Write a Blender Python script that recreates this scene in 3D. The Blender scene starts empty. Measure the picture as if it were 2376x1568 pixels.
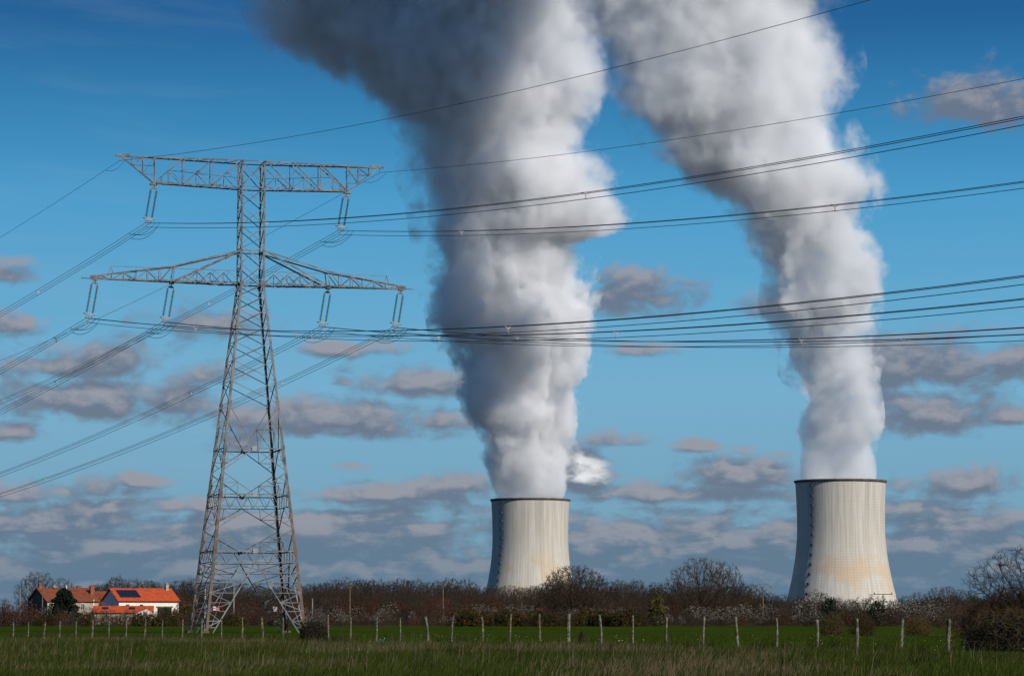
import bpy, bmesh, math, random
import numpy as np
from mathutils import Vector, Matrix, noise as mnoise

scene = bpy.context.scene
COL = scene.collection
R = math.radians

# ------------------------------------------------------------------ camera
F_PX, CX, CY = 6300.0, 1188.0, 784.0          # focal length and centre in the 2376 px wide photograph
PITCH = math.atan((1440.0 - 784.0) / F_PX)
CAM_Z = 1.5
cam_data = bpy.data.cameras.new('camera')
cam_data.sensor_width = 36.0
cam_data.lens = 36.0 * F_PX / 2376.0
cam_data.clip_start = 0.5
cam_data.clip_end = 60000.0
cam = bpy.data.objects.new('camera', cam_data)
COL.objects.link(cam)
cam.location = (0, 0, CAM_Z)
cam.rotation_euler = (math.pi / 2 + PITCH, 0, 0)
scene.camera = cam

# ------------------------------------------------------------------ render settings
scene.view_settings.view_transform = 'Standard'
scene.view_settings.look = 'None'
scene.view_settings.exposure = 0.0
scene.view_settings.gamma = 1.0
cy = scene.cycles
cy.use_denoising = True
cy.denoiser = 'OPENIMAGEDENOISE'
cy.max_bounces = 16
cy.diffuse_bounces = 3
cy.glossy_bounces = 2
cy.transmission_bounces = 2
cy.volume_bounces = 8
cy.transparent_max_bounces = 48
cy.use_adaptive_sampling = True
cy.adaptive_threshold = 0.015
cy.caustics_reflective = False
cy.caustics_refractive = False
cy.volume_step_rate = 0.2
cy.volume_max_steps = 512

# ------------------------------------------------------------------ sun
SUN_AZ = (0.68, -0.733)                         # horizontal direction towards the sun: behind the camera, to the right
SUN_EL = R(36)
sd = Vector((SUN_AZ[0] * math.cos(SUN_EL), SUN_AZ[1] * math.cos(SUN_EL), math.sin(SUN_EL))).normalized()
sun_data = bpy.data.lights.new('sun', 'SUN')
sun_data.energy = 4.8
sun_data.angle = R(0.5)
sun_data.color = (1.0, 0.955, 0.89)
sun = bpy.data.objects.new('sun', sun_data)
sun.rotation_euler = sd.to_track_quat('Z', 'Y').to_euler()
COL.objects.link(sun)

# ------------------------------------------------------------------ node helper
class NT:
    def __init__(self, tree):
        self.t = tree
    def node(self, typ, **kw):
        n = self.t.nodes.new(typ)
        for k, v in kw.items():
            setattr(n, k, v)
        return n
    def put(self, sock, v):
        if v is None: return
        if isinstance(v, bpy.types.NodeSocket):
            self.t.links.new(v, sock)
        else:
            if isinstance(v, (tuple, list)) and len(v) == 3 and sock.type == 'RGBA':
                v = (*v, 1.0)
            sock.default_value = v
    def m(self, op, a, b=None, c=None, clamp=False):
        n = self.node('ShaderNodeMath', operation=op, use_clamp=clamp)
        self.put(n.inputs[0], a); self.put(n.inputs[1], b); self.put(n.inputs[2], c)
        return n.outputs[0]
    def vm(self, op, a, b=None, c=None):
        n = self.node('ShaderNodeVectorMath', operation=op)
        self.put(n.inputs[0], a); self.put(n.inputs[1], b)
        if c is not None: self.put(n.inputs[2], c)
        return n.outputs['Value'] if op in ('LENGTH', 'DOT_PRODUCT', 'DISTANCE') else n.outputs[0]
    def xyz(self, x=0.0, y=0.0, z=0.0):
        n = self.node('ShaderNodeCombineXYZ')
        self.put(n.inputs[0], x); self.put(n.inputs[1], y); self.put(n.inputs[2], z)
        return n.outputs[0]
    def sep(self, v):
        n = self.node('ShaderNodeSeparateXYZ'); self.put(n.inputs[0], v)
        return n.outputs[0], n.outputs[1], n.outputs[2]
    def noise(self, vec, scale, detail=3.0, rough=0.55, dist=0.0, dims='3D', out=0):
        n = self.node('ShaderNodeTexNoise', noise_dimensions=dims)
        self.put(n.inputs['Vector'], vec)
        self.put(n.inputs['Scale'], scale); self.put(n.inputs['Detail'], detail)
        self.put(n.inputs['Roughness'], rough); self.put(n.inputs['Distortion'], dist)
        return n.outputs[out]
    def ramp(self, fac, stops, interp='LINEAR'):
        n = self.node('ShaderNodeValToRGB'); r = n.color_ramp; r.interpolation = interp
        while len(r.elements) < len(stops): r.elements.new(0.5)
        for e, (p, c) in zip(r.elements, stops):
            e.position = p
            e.color = (c, c, c, 1) if isinstance(c, (int, float)) else (*c, 1)
        self.put(n.inputs[0], fac)
        return n.outputs[0]
    def mix(self, fac, a, b, blend='MIX'):
        n = self.node('ShaderNodeMix', data_type='RGBA', blend_type=blend)
        self.put(n.inputs[0], fac); self.put(n.inputs[6], a); self.put(n.inputs[7], b)
        return n.outputs[2]
    def smooth(self, v, lo, hi, to0=0.0, to1=1.0):
        n = self.node('ShaderNodeMapRange', interpolation_type='SMOOTHSTEP')
        self.put(n.inputs[0], v); self.put(n.inputs[1], lo); self.put(n.inputs[2], hi)
        self.put(n.inputs[3], to0); self.put(n.inputs[4], to1)
        return n.outputs[0]

# ------------------------------------------------------------------ pixel <-> world helpers (places measured on the photograph)
CP, SP = math.cos(PITCH), math.sin(PITCH)
def ray(px, py):
    xc = (px - CX) / F_PX; yc = -(py - CY) / F_PX
    return Vector((xc, CP - yc * SP, SP + yc * CP))
def at(px, py, Y):
    d = ray(px, py)
    k = Y / d.y
    return Vector((d.x * k, Y, CAM_Z + d.z * k))
def az_el(px, py):
    d = ray(px, py).normalized()
    return math.degrees(math.atan2(d.x, d.y)), math.degrees(math.asin(d.z))

# ------------------------------------------------------------------ world: Nishita sky, tinted to the clear spring blue, with far cloud layers
world = bpy.data.worlds.new('World')
scene.world = world
world.use_nodes = True
wt = world.node_tree
wt.nodes.clear()
W = NT(wt)
w_out = W.node('ShaderNodeOutputWorld')
w_bg = W.node('ShaderNodeBackground')
wt.links.new(w_bg.outputs[0], w_out.inputs[0])
sky = W.node('ShaderNodeTexSky', sky_type='NISHITA', sun_disc=False)
sky.sun_elevation = SUN_EL
sky.sun_rotation = math.atan2(SUN_AZ[0], SUN_AZ[1])
sky.air_density = 1.0; sky.dust_density = 0.3; sky.ozone_density = 3.0
SKY_STRENGTH = 0.10
w_bg.inputs[1].default_value = SKY_STRENGTH

CLOUDS = [  # (x, y, half width, half height, weight) of the separate small cumulus
    (15, 640, 60, 30, .9), (40, 760, 80, 32, .9), (190, 850, 170, 48, 1.0), (445, 872, 110, 36, .8), (500, 750, 150, 60, .55),
    (800, 815, 120, 26, .75), (800, 888, 40, 18, .7), (965, 897, 125, 42, 1.0), (190, 935, 130, 46, 1.15), (410, 950, 130, 50, 1.0),
    (770, 978, 210, 48, 1.1), (1010, 985, 100, 40, .7), (30, 1005, 70, 26, .8), (560, 1030, 120, 40, .75), (810, 1080, 55, 18, .7),
    (1422, 1025, 62, 24, .9), (1620, 1037, 56, 20, .75), (1722, 1046, 30, 18, .7), (1815, 1056, 45, 12, .6), (1480, 690, 125, 62, .9),
    (1760, 715, 90, 36, .65), (1480, 815, 150, 30, .5), (2270, 250, 150, 75, .9), (2130, 855, 170, 58, 1.15), (2340, 850, 70, 50, .9), (2150, 965, 125, 46, 1.2),
    (2330, 970, 70, 22, .9), (1345, 1105, 46, 40, 1.5), (1072, 1125, 70, 32, 1.1), (1730, 1110, 120, 36, 1.1), (2250, 1130, 120, 38, 1.0),
    (900, 1150, 260, 28, .9), (1600, 1150, 280, 30, .9), (330, 1118, 70, 20, .85), (110, 1140, 190, 36, .8), (420, 1175, 120, 26, .8),
    (2280, 1225, 150, 36, .85), (1540, 1235, 160, 26, .8), (1780, 1245, 80, 24, .85),
]
tc = W.node('ShaderNodeTexCoord')
dx, dy, dz = W.sep(tc.outputs['Generated'])
az = W.m('MULTIPLY', W.m('ARCTAN2', dx, dy), 57.29578)
el = W.m('MULTIPLY', W.m('ARCSINE', dz), 57.29578)
K1 = 57.29578 / F_PX                            # degrees per pixel
def cloud_field(azs, els):
    p = W.xyz(azs, els, 0.0)
    f = None
    for (x, y, hw, hh, w) in CLOUDS:
        a, e = az_el(x, y)
        s = (1.0 / (hw * K1 * 1.45), 1.0 / (hh * K1 * 1.45), 0.0)
        q = W.vm('MULTIPLY_ADD', p, s, (-a * s[0], -e * s[1], 0.0))
        q = W.vm('MAXIMUM', q, W.vm('MULTIPLY', q, (-1.0, -1.6, 0.0)))      # flatter below than above
        v = W.m('MULTIPLY_ADD', W.vm('LENGTH', q), -0.62, 0.62 * w + 0.03)
        f = v if f is None else W.m('MAXIMUM', f, v)
    # banks of cloud seen edge-on near the horizon
    stretch = W.xyz(W.m('MULTIPLY', azs, 0.36), W.m('MULTIPLY', els, 1.5), 3.7)
    bank = W.noise(stretch, 1.0, 5.0, 0.58, 0.2)
    cover = W.smooth(els, 1.0, 4.4, 0.70, -0.85)
    bank = W.m('ADD', W.m('MULTIPLY_ADD', bank, 1.9, -0.90), cover)
    f = W.m('MAXIMUM', f, bank)
    fine = W.noise(W.xyz(W.m('MULTIPLY', azs, 1.0), W.m('MULTIPLY', els, 1.6), 9.1), 1.05, 7.0, 0.56, 0.3)
    return W.m('ADD', f, W.m('MULTIPLY_ADD', fine, 1.45, -0.80))
f0 = cloud_field(az, el)
f1 = cloud_field(W.m('ADD', az, 0.12), W.m('ADD', el, 0.26))
dens = W.smooth(f0, -0.14, 0.36)
lit = W.smooth(W.m('SUBTRACT', f0, f1), -0.04, 0.48)  # sunward cloud tops brightened in the sky colour itself
# clear sky by elevation: the Nishita sky pulled towards the deep spring blue of the day
def sc(c): return tuple(x / SKY_STRENGTH for x in c)
eln = W.m('DIVIDE', el, 40.0, clamp=True)
tint = W.ramp(eln, [(0.0, sc((.120, .235, .36))), (1.5 / 40, sc((.165, .335, .465))), (4.8 / 40, sc((.170, .412, .605))), (6.7 / 40, sc((.115, .382, .612))), (8.8 / 40, sc((.066, .325, .590))),
                    (10.4 / 40, sc((.033, .230, .470))), (12.6 / 40, sc((.010, .112, .305))), (20.0 / 40, sc((.014, .10, .29))), (1.0, sc((.024, .11, .30)))])
base = W.mix(0.96, sky.outputs[0], tint)
cirrus = W.noise(W.xyz(W.m('MULTIPLY', az, 0.16), W.m('MULTIPLY_ADD', az, 0.10, W.m('MULTIPLY', el, 1.3)), 1.3), 1.0, 5.0, 0.6, 0.4)
cirrus = W.m('MULTIPLY', W.smooth(cirrus, 0.45, 0.75), W.smooth(az, -3.0, -7.0, 0.0, 0.08))
base = W.mix(cirrus, base, sc((.36, .44, .52)))
c_low = W.mix(W.smooth(el, 0.5, 3.6), sc((.112, .188, .275)), sc((.145, .180, .245)))
c_hi = W.mix(W.smooth(el, 0.3, 2.6), sc((.180, .240, .315)), sc((.31, .315, .36)))
ccol = W.mix(lit, c_low, c_hi)
ba, be = az_el(1345, 1105)
bright = W.m('SUBTRACT', 1.0, W.vm('LENGTH', W.vm('MULTIPLY', W.vm('SUBTRACT', W.xyz(az, el, 0.0), (ba, be, 0.0)), (1.3, 1.5, 0.0))), clamp=True)
ccol = W.mix(W.m('MULTIPLY', W.m('MULTIPLY', bright, 2.0, clamp=True), lit), ccol, sc((.85, .85, .85)))
final = W.mix(W.m('MULTIPLY', dens, 0.92), base, ccol)
wt.links.new(final, w_bg.inputs[0])
world.cycles.sampling_method = 'MANUAL'
world.cycles.sample_map_resolution = 512

# ------------------------------------------------------------------ object helpers
def link(o):
    COL.objects.link(o)
    return o
def tag(o, label=None, cat=None, group=None, kind=None):
    if label: o['label'] = label
    if cat: o['category'] = cat
    if group: o['group'] = group
    if kind: o['kind'] = kind
    return o
def empty(name, loc, label=None, cat=None, group=None, rz=0.0):
    o = bpy.data.objects.new(name, None)
    o.empty_display_size = 0.5
    o.location = loc
    o.rotation_euler = (0, 0, rz)
    link(o)
    return tag(o, label, cat, group)
def mesh_obj(name, me, mat=None, parent=None, smooth=False):
    if mat is not None:
        me.materials.clear()
        for m_ in (mat if isinstance(mat, (list, tuple)) else [mat]): me.materials.append(m_)
    if smooth:
        me.polygons.foreach_set('use_smooth', [True] * len(me.polygons))
    o = bpy.data.objects.new(name, me)
    link(o)
    if parent is not None: o.parent = parent
    return o
def np_mesh(name, verts, faces, nper):
    """verts (N,3), faces flat index array with nper corners per face"""
    me = bpy.data.meshes.new(name)
    verts = np.asarray(verts, dtype=np.float32); faces = np.asarray(faces, dtype=np.int32).reshape(-1)
    nf = len(faces) // nper
    me.vertices.add(len(verts)); me.vertices.foreach_set('co', verts.reshape(-1))
    me.loops.add(len(faces)); me.loops.foreach_set('vertex_index', faces)
    me.polygons.add(nf)
    me.polygons.foreach_set('loop_start', np.arange(nf, dtype=np.int32) * nper)
    me.polygons.foreach_set('loop_total', np.full(nf, nper, dtype=np.int32))
    me.update(calc_edges=True)
    return me
class MB:
    """collects shapes for one mesh"""
    def __init__(self):
        self.v = []; self.f = []
    def add(self, vs, fs):
        o = len(self.v)
        self.v += [tuple(v) for v in vs]
        self.f += [[i + o for i in f] for f in fs]
    def box(self, c, s, rz=0.0):
        c = Vector(c); hx, hy, hz = s[0] / 2, s[1] / 2, s[2] / 2
        m = Matrix.Rotation(rz, 3, 'Z')
        vs = [c + m @ Vector((x, y, z)) for z in (-hz, hz) for x, y in ((-hx, -hy), (hx, -hy), (hx, hy), (-hx, hy))]
        self.add(vs, [(3, 2, 1, 0), (4, 5, 6, 7), (0, 1, 5, 4), (1, 2, 6, 5), (2, 3, 7, 6), (3, 0, 4, 7)])
    def frame(self, p, q, up=None):
        d = (q - p).normalized()
        u = up if up is not None else Vector((0, 0, 1))
        a = d.cross(u)
        if a.length < 1e-4: a = d.cross(Vector((1, 0, 0)))
        a.normalize()
        return d, a, a.cross(d)
    def bar(self, p, q, w, h=None):
        """square bar"""
        p, q = Vector(p), Vector(q); h = h or w
        d, a, b = self.frame(p, q)
        vs = [e + a * sx * w / 2 + b * sy * h / 2 for e in (p, q) for sx, sy in ((-1, -1), (1, -1), (1, 1), (-1, 1))]
        self.add(vs, [(3, 2, 1, 0), (4, 5, 6, 7), (0, 1, 5, 4), (1, 2, 6, 5), (2, 3, 7, 6), (3, 0, 4, 7)])
    def angle(self, p, q, w, da, db, t=0.03):
        """steel angle: two flanges of width w along directions da and db from the corner line p-q"""
        p, q = Vector(p), Vector(q); da = Vector(da).normalized(); db = Vector(db).normalized()
        prof = [(0, 0), (w, 0), (w, t), (t, t), (t, w), (0, w)]
        vs = [e + da * a + db * b for e in (p, q) for a, b in prof]
        n = 6
        self.add(vs, [(0, 1, 2, 3), (0, 3, 4, 5), (9, 8, 7, 6), (11, 10, 9, 6)] + [(i + n, (i + 1) % n + n, (i + 1) % n, i) for i in range(n)])
    def lbar(self, p, q, w, n, t=0.022):
        """steel angle lying in a face with outward normal n: one flange flat in the face, the other pointing inwards from its upper edge"""
        p, q, n = Vector(p), Vector(q), Vector(n)
        d = (q - p).normalized()
        n = n - d * n.dot(d)
        if n.length < 1e-3: n = self.frame(p, q)[1]
        n.normalize()
        dn = n.cross(d)
        if dn.z > 0 or (abs(dn.z) < 0.05 and dn.x > 0): dn = -dn
        o = dn * (-w / 2)
        self.angle(p + o, q + o, w, dn, -n, t)
    def tube(self, pts, r, n=5, cap=True):
        pts = [Vector(p) for p in pts]
        rs = r if isinstance(r, (list, tuple)) else [r] * len(pts)
        vs = []; fs = []
        a0 = None
        for i, p in enumerate(pts):
            d = (pts[min(i + 1, len(pts) - 1)] - pts[max(i - 1, 0)]).normalized()
            if a0 is None:
                a0 = d.cross(Vector((0, 0, 1)))
                if a0.length < 1e-3: a0 = d.cross(Vector((1, 0, 0)))
            a0 = (a0 - d * a0.dot(d)).normalized()
            b = d.cross(a0)
            for k in range(n):
                t = 2 * math.pi * k / n
                vs.append(p + (a0 * math.cos(t) + b * math.sin(t)) * rs[i])
        for i in range(len(pts) - 1):
            for k in range(n):
                k2 = (k + 1) % n
                fs.append((i * n + k, i * n + k2, (i + 1) * n + k2, (i + 1) * n + k))
        if cap:
            fs.append(tuple(range(n))[::-1]); fs.append(tuple((len(pts) - 1) * n + k for k in range(n)))
        self.add(vs, fs)
    def lathe(self, prof, n=12, c=(0, 0, 0), cap=False):
        vs = []; fs = []
        for (r, z) in prof:
            for k in range(n):
                t = 2 * math.pi * k / n
                vs.append((c[0] + r * math.cos(t), c[1] + r * math.sin(t), c[2] + z))
        for i in range(len(prof) - 1):
            for k in range(n):
                k2 = (k + 1) % n
                fs.append((i * n + k, i * n + k2, (i + 1) * n + k2, (i + 1) * n + k))
        if cap:
            fs.append(tuple(range(n))[::-1]); fs.append(tuple((len(prof) - 1) * n + k for k in range(n)))
        self.add(vs, fs)
    def quad(self, a, b, c, d):
        self.add([a, b, c, d], [(0, 1, 2, 3)])
    def slab(self, a, b, c, d, t):
        """a four-cornered plate with thickness t against its normal"""
        a, b, c, d = map(Vector, (a, b, c, d))
        n = (b - a).cross(d - a).normalized() * t
        vs = [a, b, c, d, a - n, b - n, c - n, d - n]
        self.add(vs, [(0, 1, 2, 3), (7, 6, 5, 4), (0, 4, 5, 1), (1, 5, 6, 2), (2, 6, 7, 3), (3, 7, 4, 0)])
    def prism(self, poly, off):
        """polygon (list of points) extruded by the vector off"""
        poly = [Vector(p) for p in poly]; off = Vector(off); n = len(poly)
        self.add(poly + [p + off for p in poly], [tuple(range(n))[::-1], tuple(range(n, 2 * n))] + [(i, (i + 1) % n, (i + 1) % n + n, i + n) for i in range(n)])
    def mesh(self, name):
        me = bpy.data.meshes.new(name)
        me.from_pydata([tuple(v) for v in self.v], [], self.f)
        me.update()
        return me
    def build(self, name, mat, parent=None, smooth=False):
        return mesh_obj(name, self.mesh(name), mat, parent, smooth)

def material(name, build, rough=0.8, spec=0.3):
    m_ = bpy.data.materials.new(name)
    m_.use_nodes = True
    t = m_.node_tree; t.nodes.clear()
    N = NT(t)
    out = N.node('ShaderNodeOutputMaterial')
    b = N.node('ShaderNodeBsdfPrincipled')
    t.links.new(b.outputs[0], out.inputs[0])
    b.inputs['Roughness'].default_value = rough
    b.inputs['Specular IOR Level'].default_value = spec
    build(N, b)
    return m_
def flat(name, col, rough=0.8, spec=0.3, var=0.25, scale=3.0, metal=0.0):
    """plain colour with a little uneven wear"""
    def f(N, b):
        n = N.noise(N.node('ShaderNodeTexCoord').outputs['Object'], scale, 4.0, 0.6)
        c = N.mix(N.smooth(n, 0.3, 0.7), tuple(x * (1 - var) for x in col), tuple(min(1, x * (1 + var)) for x in col))
        N.put(b.inputs['Base Color'], c)
        b.inputs['Metallic'].default_value = metal
    return material(name, f, rough, spec)
def copy_tree(o, parent=None):
    c = o.copy(); link(c)
    if parent is not None: c.parent = parent
    for ch in list(o.children): copy_tree(ch, c)
    return c

# ------------------------------------------------------------------ lie of the land
GP = [(-200, -0.1), (60, 0.0), (90, 0.02), (125, 0.2), (200, 0.12), (342, 0.0), (450, 0.22), (560, 0.5), (700, 0.6), (1000, 0.6), (1250, -8), (1700, -34), (2200, -36.5), (9000, -36.5), (60000, -36.5)]
_gx = np.array([p[0] for p in GP], float); _gz = np.array([p[1] for p in GP], float)
def gz(x, y):
    return float(np.interp(y, _gx, _gz))

# ================================================================== cooling towers
TOWER_H, THROAT_R, THROAT_D = 178.0, 44.0, 44.6
def tower_r(h):                                  # h = height above the base
    d = TOWER_H - THROAT_D - h
    return THROAT_R * math.sqrt(1 + (d / (98.9 if d > 0 else 169.0)) ** 2)
def concrete_shell(N, b):
    tcn = N.node('ShaderNodeTexCoord').outputs['Object']
    x, y, z = N.sep(tcn)
    ang = N.m('ARCTAN2', y, x)
    info = N.node('ShaderNodeObjectInfo')
    seed = N.m('MULTIPLY', info.outputs['Random'], 50.0)
    uv = N.xyz(N.m('MULTIPLY', ang, 44.0), z, seed)
    # weathering: long vertical streaks, broad stains
    streak = N.noise(N.xyz(N.m('MULTIPLY', ang, 44.0), N.m('MULTIPLY', z, 0.03), seed), 0.55, 5.0, 0.65)
    streak2 = N.noise(N.xyz(N.m('MULTIPLY', ang, 44.0), N.m('MULTIPLY', z, 0.10), seed), 0.22, 4.0, 0.6)
    c = N.mix(N.smooth(streak, 0.32, 0.66), (0.425, 0.388, 0.328), (0.545, 0.508, 0.44))
    c = N.mix(N.m('MULTIPLY', N.smooth(streak2, 0.50, 0.72), 0.28), c, (0.40, 0.37, 0.325))
    # rust-coloured wash on the lower middle of the shell
    st = N.noise(uv, 0.030, 3.0, 0.5)
    band = N.m('MULTIPLY', N.smooth(z, 50.0, 78.0), N.smooth(z, 128.0, 96.0))
    c = N.mix(N.m('MULTIPLY', N.m('MULTIPLY', N.smooth(st, 0.44, 0.62), band), N.m('MULTIPLY_ADD', streak, 1.1, 0.12)), c, (0.52, 0.375, 0.235))
    # formwork joints: darker lifts and meridians
    gx = N.m('ABSOLUTE', N.m('SUBTRACT', N.m('FRACT', N.m('MULTIPLY', ang, 96.0 / (2 * math.pi))), 0.5))
    gzn = N.m('ABSOLUTE', N.m('SUBTRACT', N.m('FRACT', N.m('MULTIPLY', z, 1.0 / 2.6)), 0.5))
    j1 = N.m('MULTIPLY', N.smooth(gx, 0.40, 0.5), N.m('MULTIPLY_ADD', N.noise(uv, 0.12, 2.0, 0.5), 0.85, -0.16))
    j2 = N.m('MULTIPLY', N.smooth(gzn, 0.36, 0.5), N.m('MULTIPLY_ADD', N.noise(uv, 0.09, 2.0, 0.5), 0.75, -0.18))
    c = N.mix(N.m('MAXIMUM', j1, j2, clamp=True), c, (0.16, 0.145, 0.125))
    drip = N.noise(N.xyz(N.m('MULTIPLY', ang, 44.0), N.m('MULTIPLY', z, 0.012), N.m('ADD', seed, 9.0)), 0.13, 3.0, 0.6)
    c = N.mix(N.m('MULTIPLY', N.m('MULTIPLY', N.smooth(drip, 0.50, 0.66), N.smooth(z, 60.0, 172.0)), 0.40), c, (0.27, 0.25, 0.215))
    spots = N.smooth(N.noise(uv, 0.5, 2.0, 0.5), 0.70, 0.78)
    c = N.mix(N.m('MULTIPLY', spots, 0.4), c, (0.12, 0.10, 0.08))
    N.put(b.inputs['Base Color'], c)
M_SHELL = material('weathered_concrete', concrete_shell, 0.9, 0.15)
M_RIM = flat('rim_concrete', (0.13, 0.12, 0.11), 0.9, 0.1, 0.3, 0.2)
M_DARKSTEEL = flat('dark_steel', (0.06, 0.062, 0.068), 0.7, 0.3, 0.3, 1.0)
BASE_Z = -36.5
def cooling_tower(px, Y, ladder_deg, label):
    c = at(px, 1200, Y)
    t = empty('cooling_tower', (c.x, Y, BASE_Z), label, 'cooling tower', 'cooling towers of the power station')
    mb = MB()
    hs = [9.0 + (TOWER_H - 9.0) * i / 60 for i in range(61)]
    prof = [(tower_r(h), h) for h in hs]
    inner = [(tower_r(h) - 0.9, h) for h in reversed(hs)]
    mb.lathe(prof + inner + [prof[0]], 128)
    mb.build('shell', M_SHELL, t, True)
    rb = MB(); rt = tower_r(TOWER_H)
    rb.lathe([(rt + 0.02, TOWER_H - 2.2), (rt + 1.3, TOWER_H - 0.5), (rt + 1.3, TOWER_H + 0.6), (rt - 1.2, TOWER_H + 0.6), (rt - 1.2, TOWER_H - 0.5)], 128)
    rb.build('rim', M_RIM, t)
    # leaning columns that carry the shell
    cb = MB(); rc, r0 = tower_r(9.0), tower_r(0.0) + 1.0
    for k in range(48):
        a = 2 * math.pi * k / 48
        for s in (-1, 1):
            a2 = a + s * math.pi / 48
            cb.bar((r0 * math.cos(a), r0 * math.sin(a), 0), (rc * math.cos(a2), rc * math.sin(a2), 9.3), 0.9)
    cb.build('column_ring', M_RIM, t)
    # caged ladder with landings up one meridian
    a = R(ladder_deg); lb = MB(); pl = MB()
    pts = [Vector((tower_r(h) * math.cos(a), tower_r(h) * math.sin(a), h)) for h in hs]
    outv = Vector((math.cos(a), math.sin(a), 0)); tv = Vector((-math.sin(a), math.cos(a), 0))
    for s in (-1, 1):
        lb.tube([p + outv * 0.9 + tv * 0.5 * s for p in pts], 0.14, 4)
    for h in np.arange(10, TOWER_H - 1, 1.3):
        p = Vector((tower_r(h) * math.cos(a), tower_r(h) * math.sin(a), h)) + outv * 0.9
        lb.bar(p - tv * 0.5, p + tv * 0.5, 0.10)
    lad = lb.build('access_ladder', M_DARKSTEEL, t)
    for h in np.linspace(16, TOWER_H - 7, 17):
        p = Vector((tower_r(h) * math.cos(a), tower_r(h) * math.sin(a), h))
        q = MB()
        q.box(p + outv * 0.9, (2.4, 2.4, 0.3), a)
        q.box(p + outv * 2.0 + Vector((0, 0, 0.9)), (0.15, 2.4, 1.5), a)
        q.box(p + outv * 0.9 + tv * 1.2 + Vector((0, 0, 0.9)), (2.4, 0.15, 1.5), a)
        q.box(p + outv * 0.9 - tv * 1.2 + Vector((0, 0, 0.9)), (2.4, 0.15, 1.5), a)
        q.build('landing', M_DARKSTEEL, lad)
    return t
T_LEFT_Y, T_RIGHT_Y = 3160.0, 2740.0
cooling_tower(1230.5, T_LEFT_Y, 180 + 42, 'pale concrete cooling tower left of the other one, behind the oak with clinging brown leaves')
cooling_tower(1951, T_RIGHT_Y, 180 + 44, 'larger looking pale cooling tower with orange stains, right of the other tower')

# ================================================================== steam plumes
ZLO, ZHI, XLO, XHI = 100.0, 1300.0, -700.0, 900.0
def volume_material(name, rows, Y, dens, col, hw_to_depth, maxdepth, drift, seed):
    """steam: density falls off at the ragged edge of the column described by rows"""
    m_ = bpy.data.materials.new(name)
    m_.use_nodes = True
    t = m_.node_tree; t.nodes.clear(); N = NT(t)
    out = N.node('ShaderNodeOutputMaterial')
    v = N.node('ShaderNodeVolumePrincipled')
    v.inputs['Color'].default_value = (*col, 1)
    v.inputs['Anisotropy'].default_value = 0.0
    p = N.node('ShaderNodeNewGeometry').outputs['Position']
    x, y, z = N.sep(p)
    stops = []
    for (py, xl, xr) in rows:
        a_, b_ = at(xl, py, Y), at(xr, py, Y)
        stops.append(((a_.z - ZLO) / (ZHI - ZLO), ((a_.x - XLO) / (XHI - XLO), (b_.x - XLO) / (XHI - XLO), 0.0)))
    rc = N.ramp(N.m('DIVIDE', N.m('SUBTRACT', z, ZLO), ZHI - ZLO), stops)
    s = N.node('ShaderNodeSeparateColor'); t.links.new(rc, s.inputs[0])
    xl = N.m('MULTIPLY_ADD', s.outputs[0], XHI - XLO, XLO); xr = N.m('MULTIPLY_ADD', s.outputs[1], XHI - XLO, XLO)
    hw = N.m('MULTIPLY', N.m('SUBTRACT', xr, xl), 0.5)
    xc = N.m('MULTIPLY', N.m('ADD', xr, xl), 0.5)
    dep = N.m('MINIMUM', N.m('MULTIPLY', hw, hw_to_depth), maxdepth)
    yc = N.m('ADD', N.m('MAXIMUM', N.m('MULTIPLY', N.m('SUBTRACT', z, 143.0), drift), -78.0), Y)
    u = N.m('DIVIDE', N.m('SUBTRACT', x, xc), hw); w = N.m('DIVIDE', N.m('SUBTRACT', y, yc), dep)
    rr = N.m('SQRT', N.m('ADD', N.m('MULTIPLY', u, u), N.m('MULTIPLY', w, w)))
    e = N.m('MULTIPLY', N.m('SUBTRACT', 1.0, rr), N.m('MINIMUM', hw, 75.0))
    q = N.vm('ADD', N.vm('MULTIPLY', p, (1.0, 1.0, 0.85)), (seed, seed * 2.0, 0.0))
    n1 = N.noise(q, 0.0125, 6.0, 0.62, 0.35)
    amp = N.smooth(z, 145.0, 230.0, 22.0, 125.0)
    soft = N.smooth(z, 250.0, 620.0, 7.0, 38.0)
    e2 = N.m('MULTIPLY_ADD', N.m('SUBTRACT', n1, 0.5), amp, N.m('ADD', e, N.smooth(z, 380.0, 620.0, 1.0, 12.0)))
    n3 = N.noise(q, 0.045, 4.0, 0.6, 0.4)
    e2 = N.m('MULTIPLY_ADD', N.m('SUBTRACT', n3, 0.5), N.smooth(z, 145.0, 230.0, 12.0, 66.0), e2)
    d = N.smooth(e2, 0.0, soft)
    n2 = N.noise(q, 0.022, 3.0, 0.55, 0.0)
    d = N.m('MULTIPLY', d, N.smooth(n2, 0.30, 0.56, 0.12, 1.0))
    d = N.m('MULTIPLY', d, N.smooth(z, 300.0, 620.0, dens, dens * 0.8))
    N.put(v.inputs['Density'], d)
    t.links.new(v.outputs[0], out.inputs['Volume'])
    return m_

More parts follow.
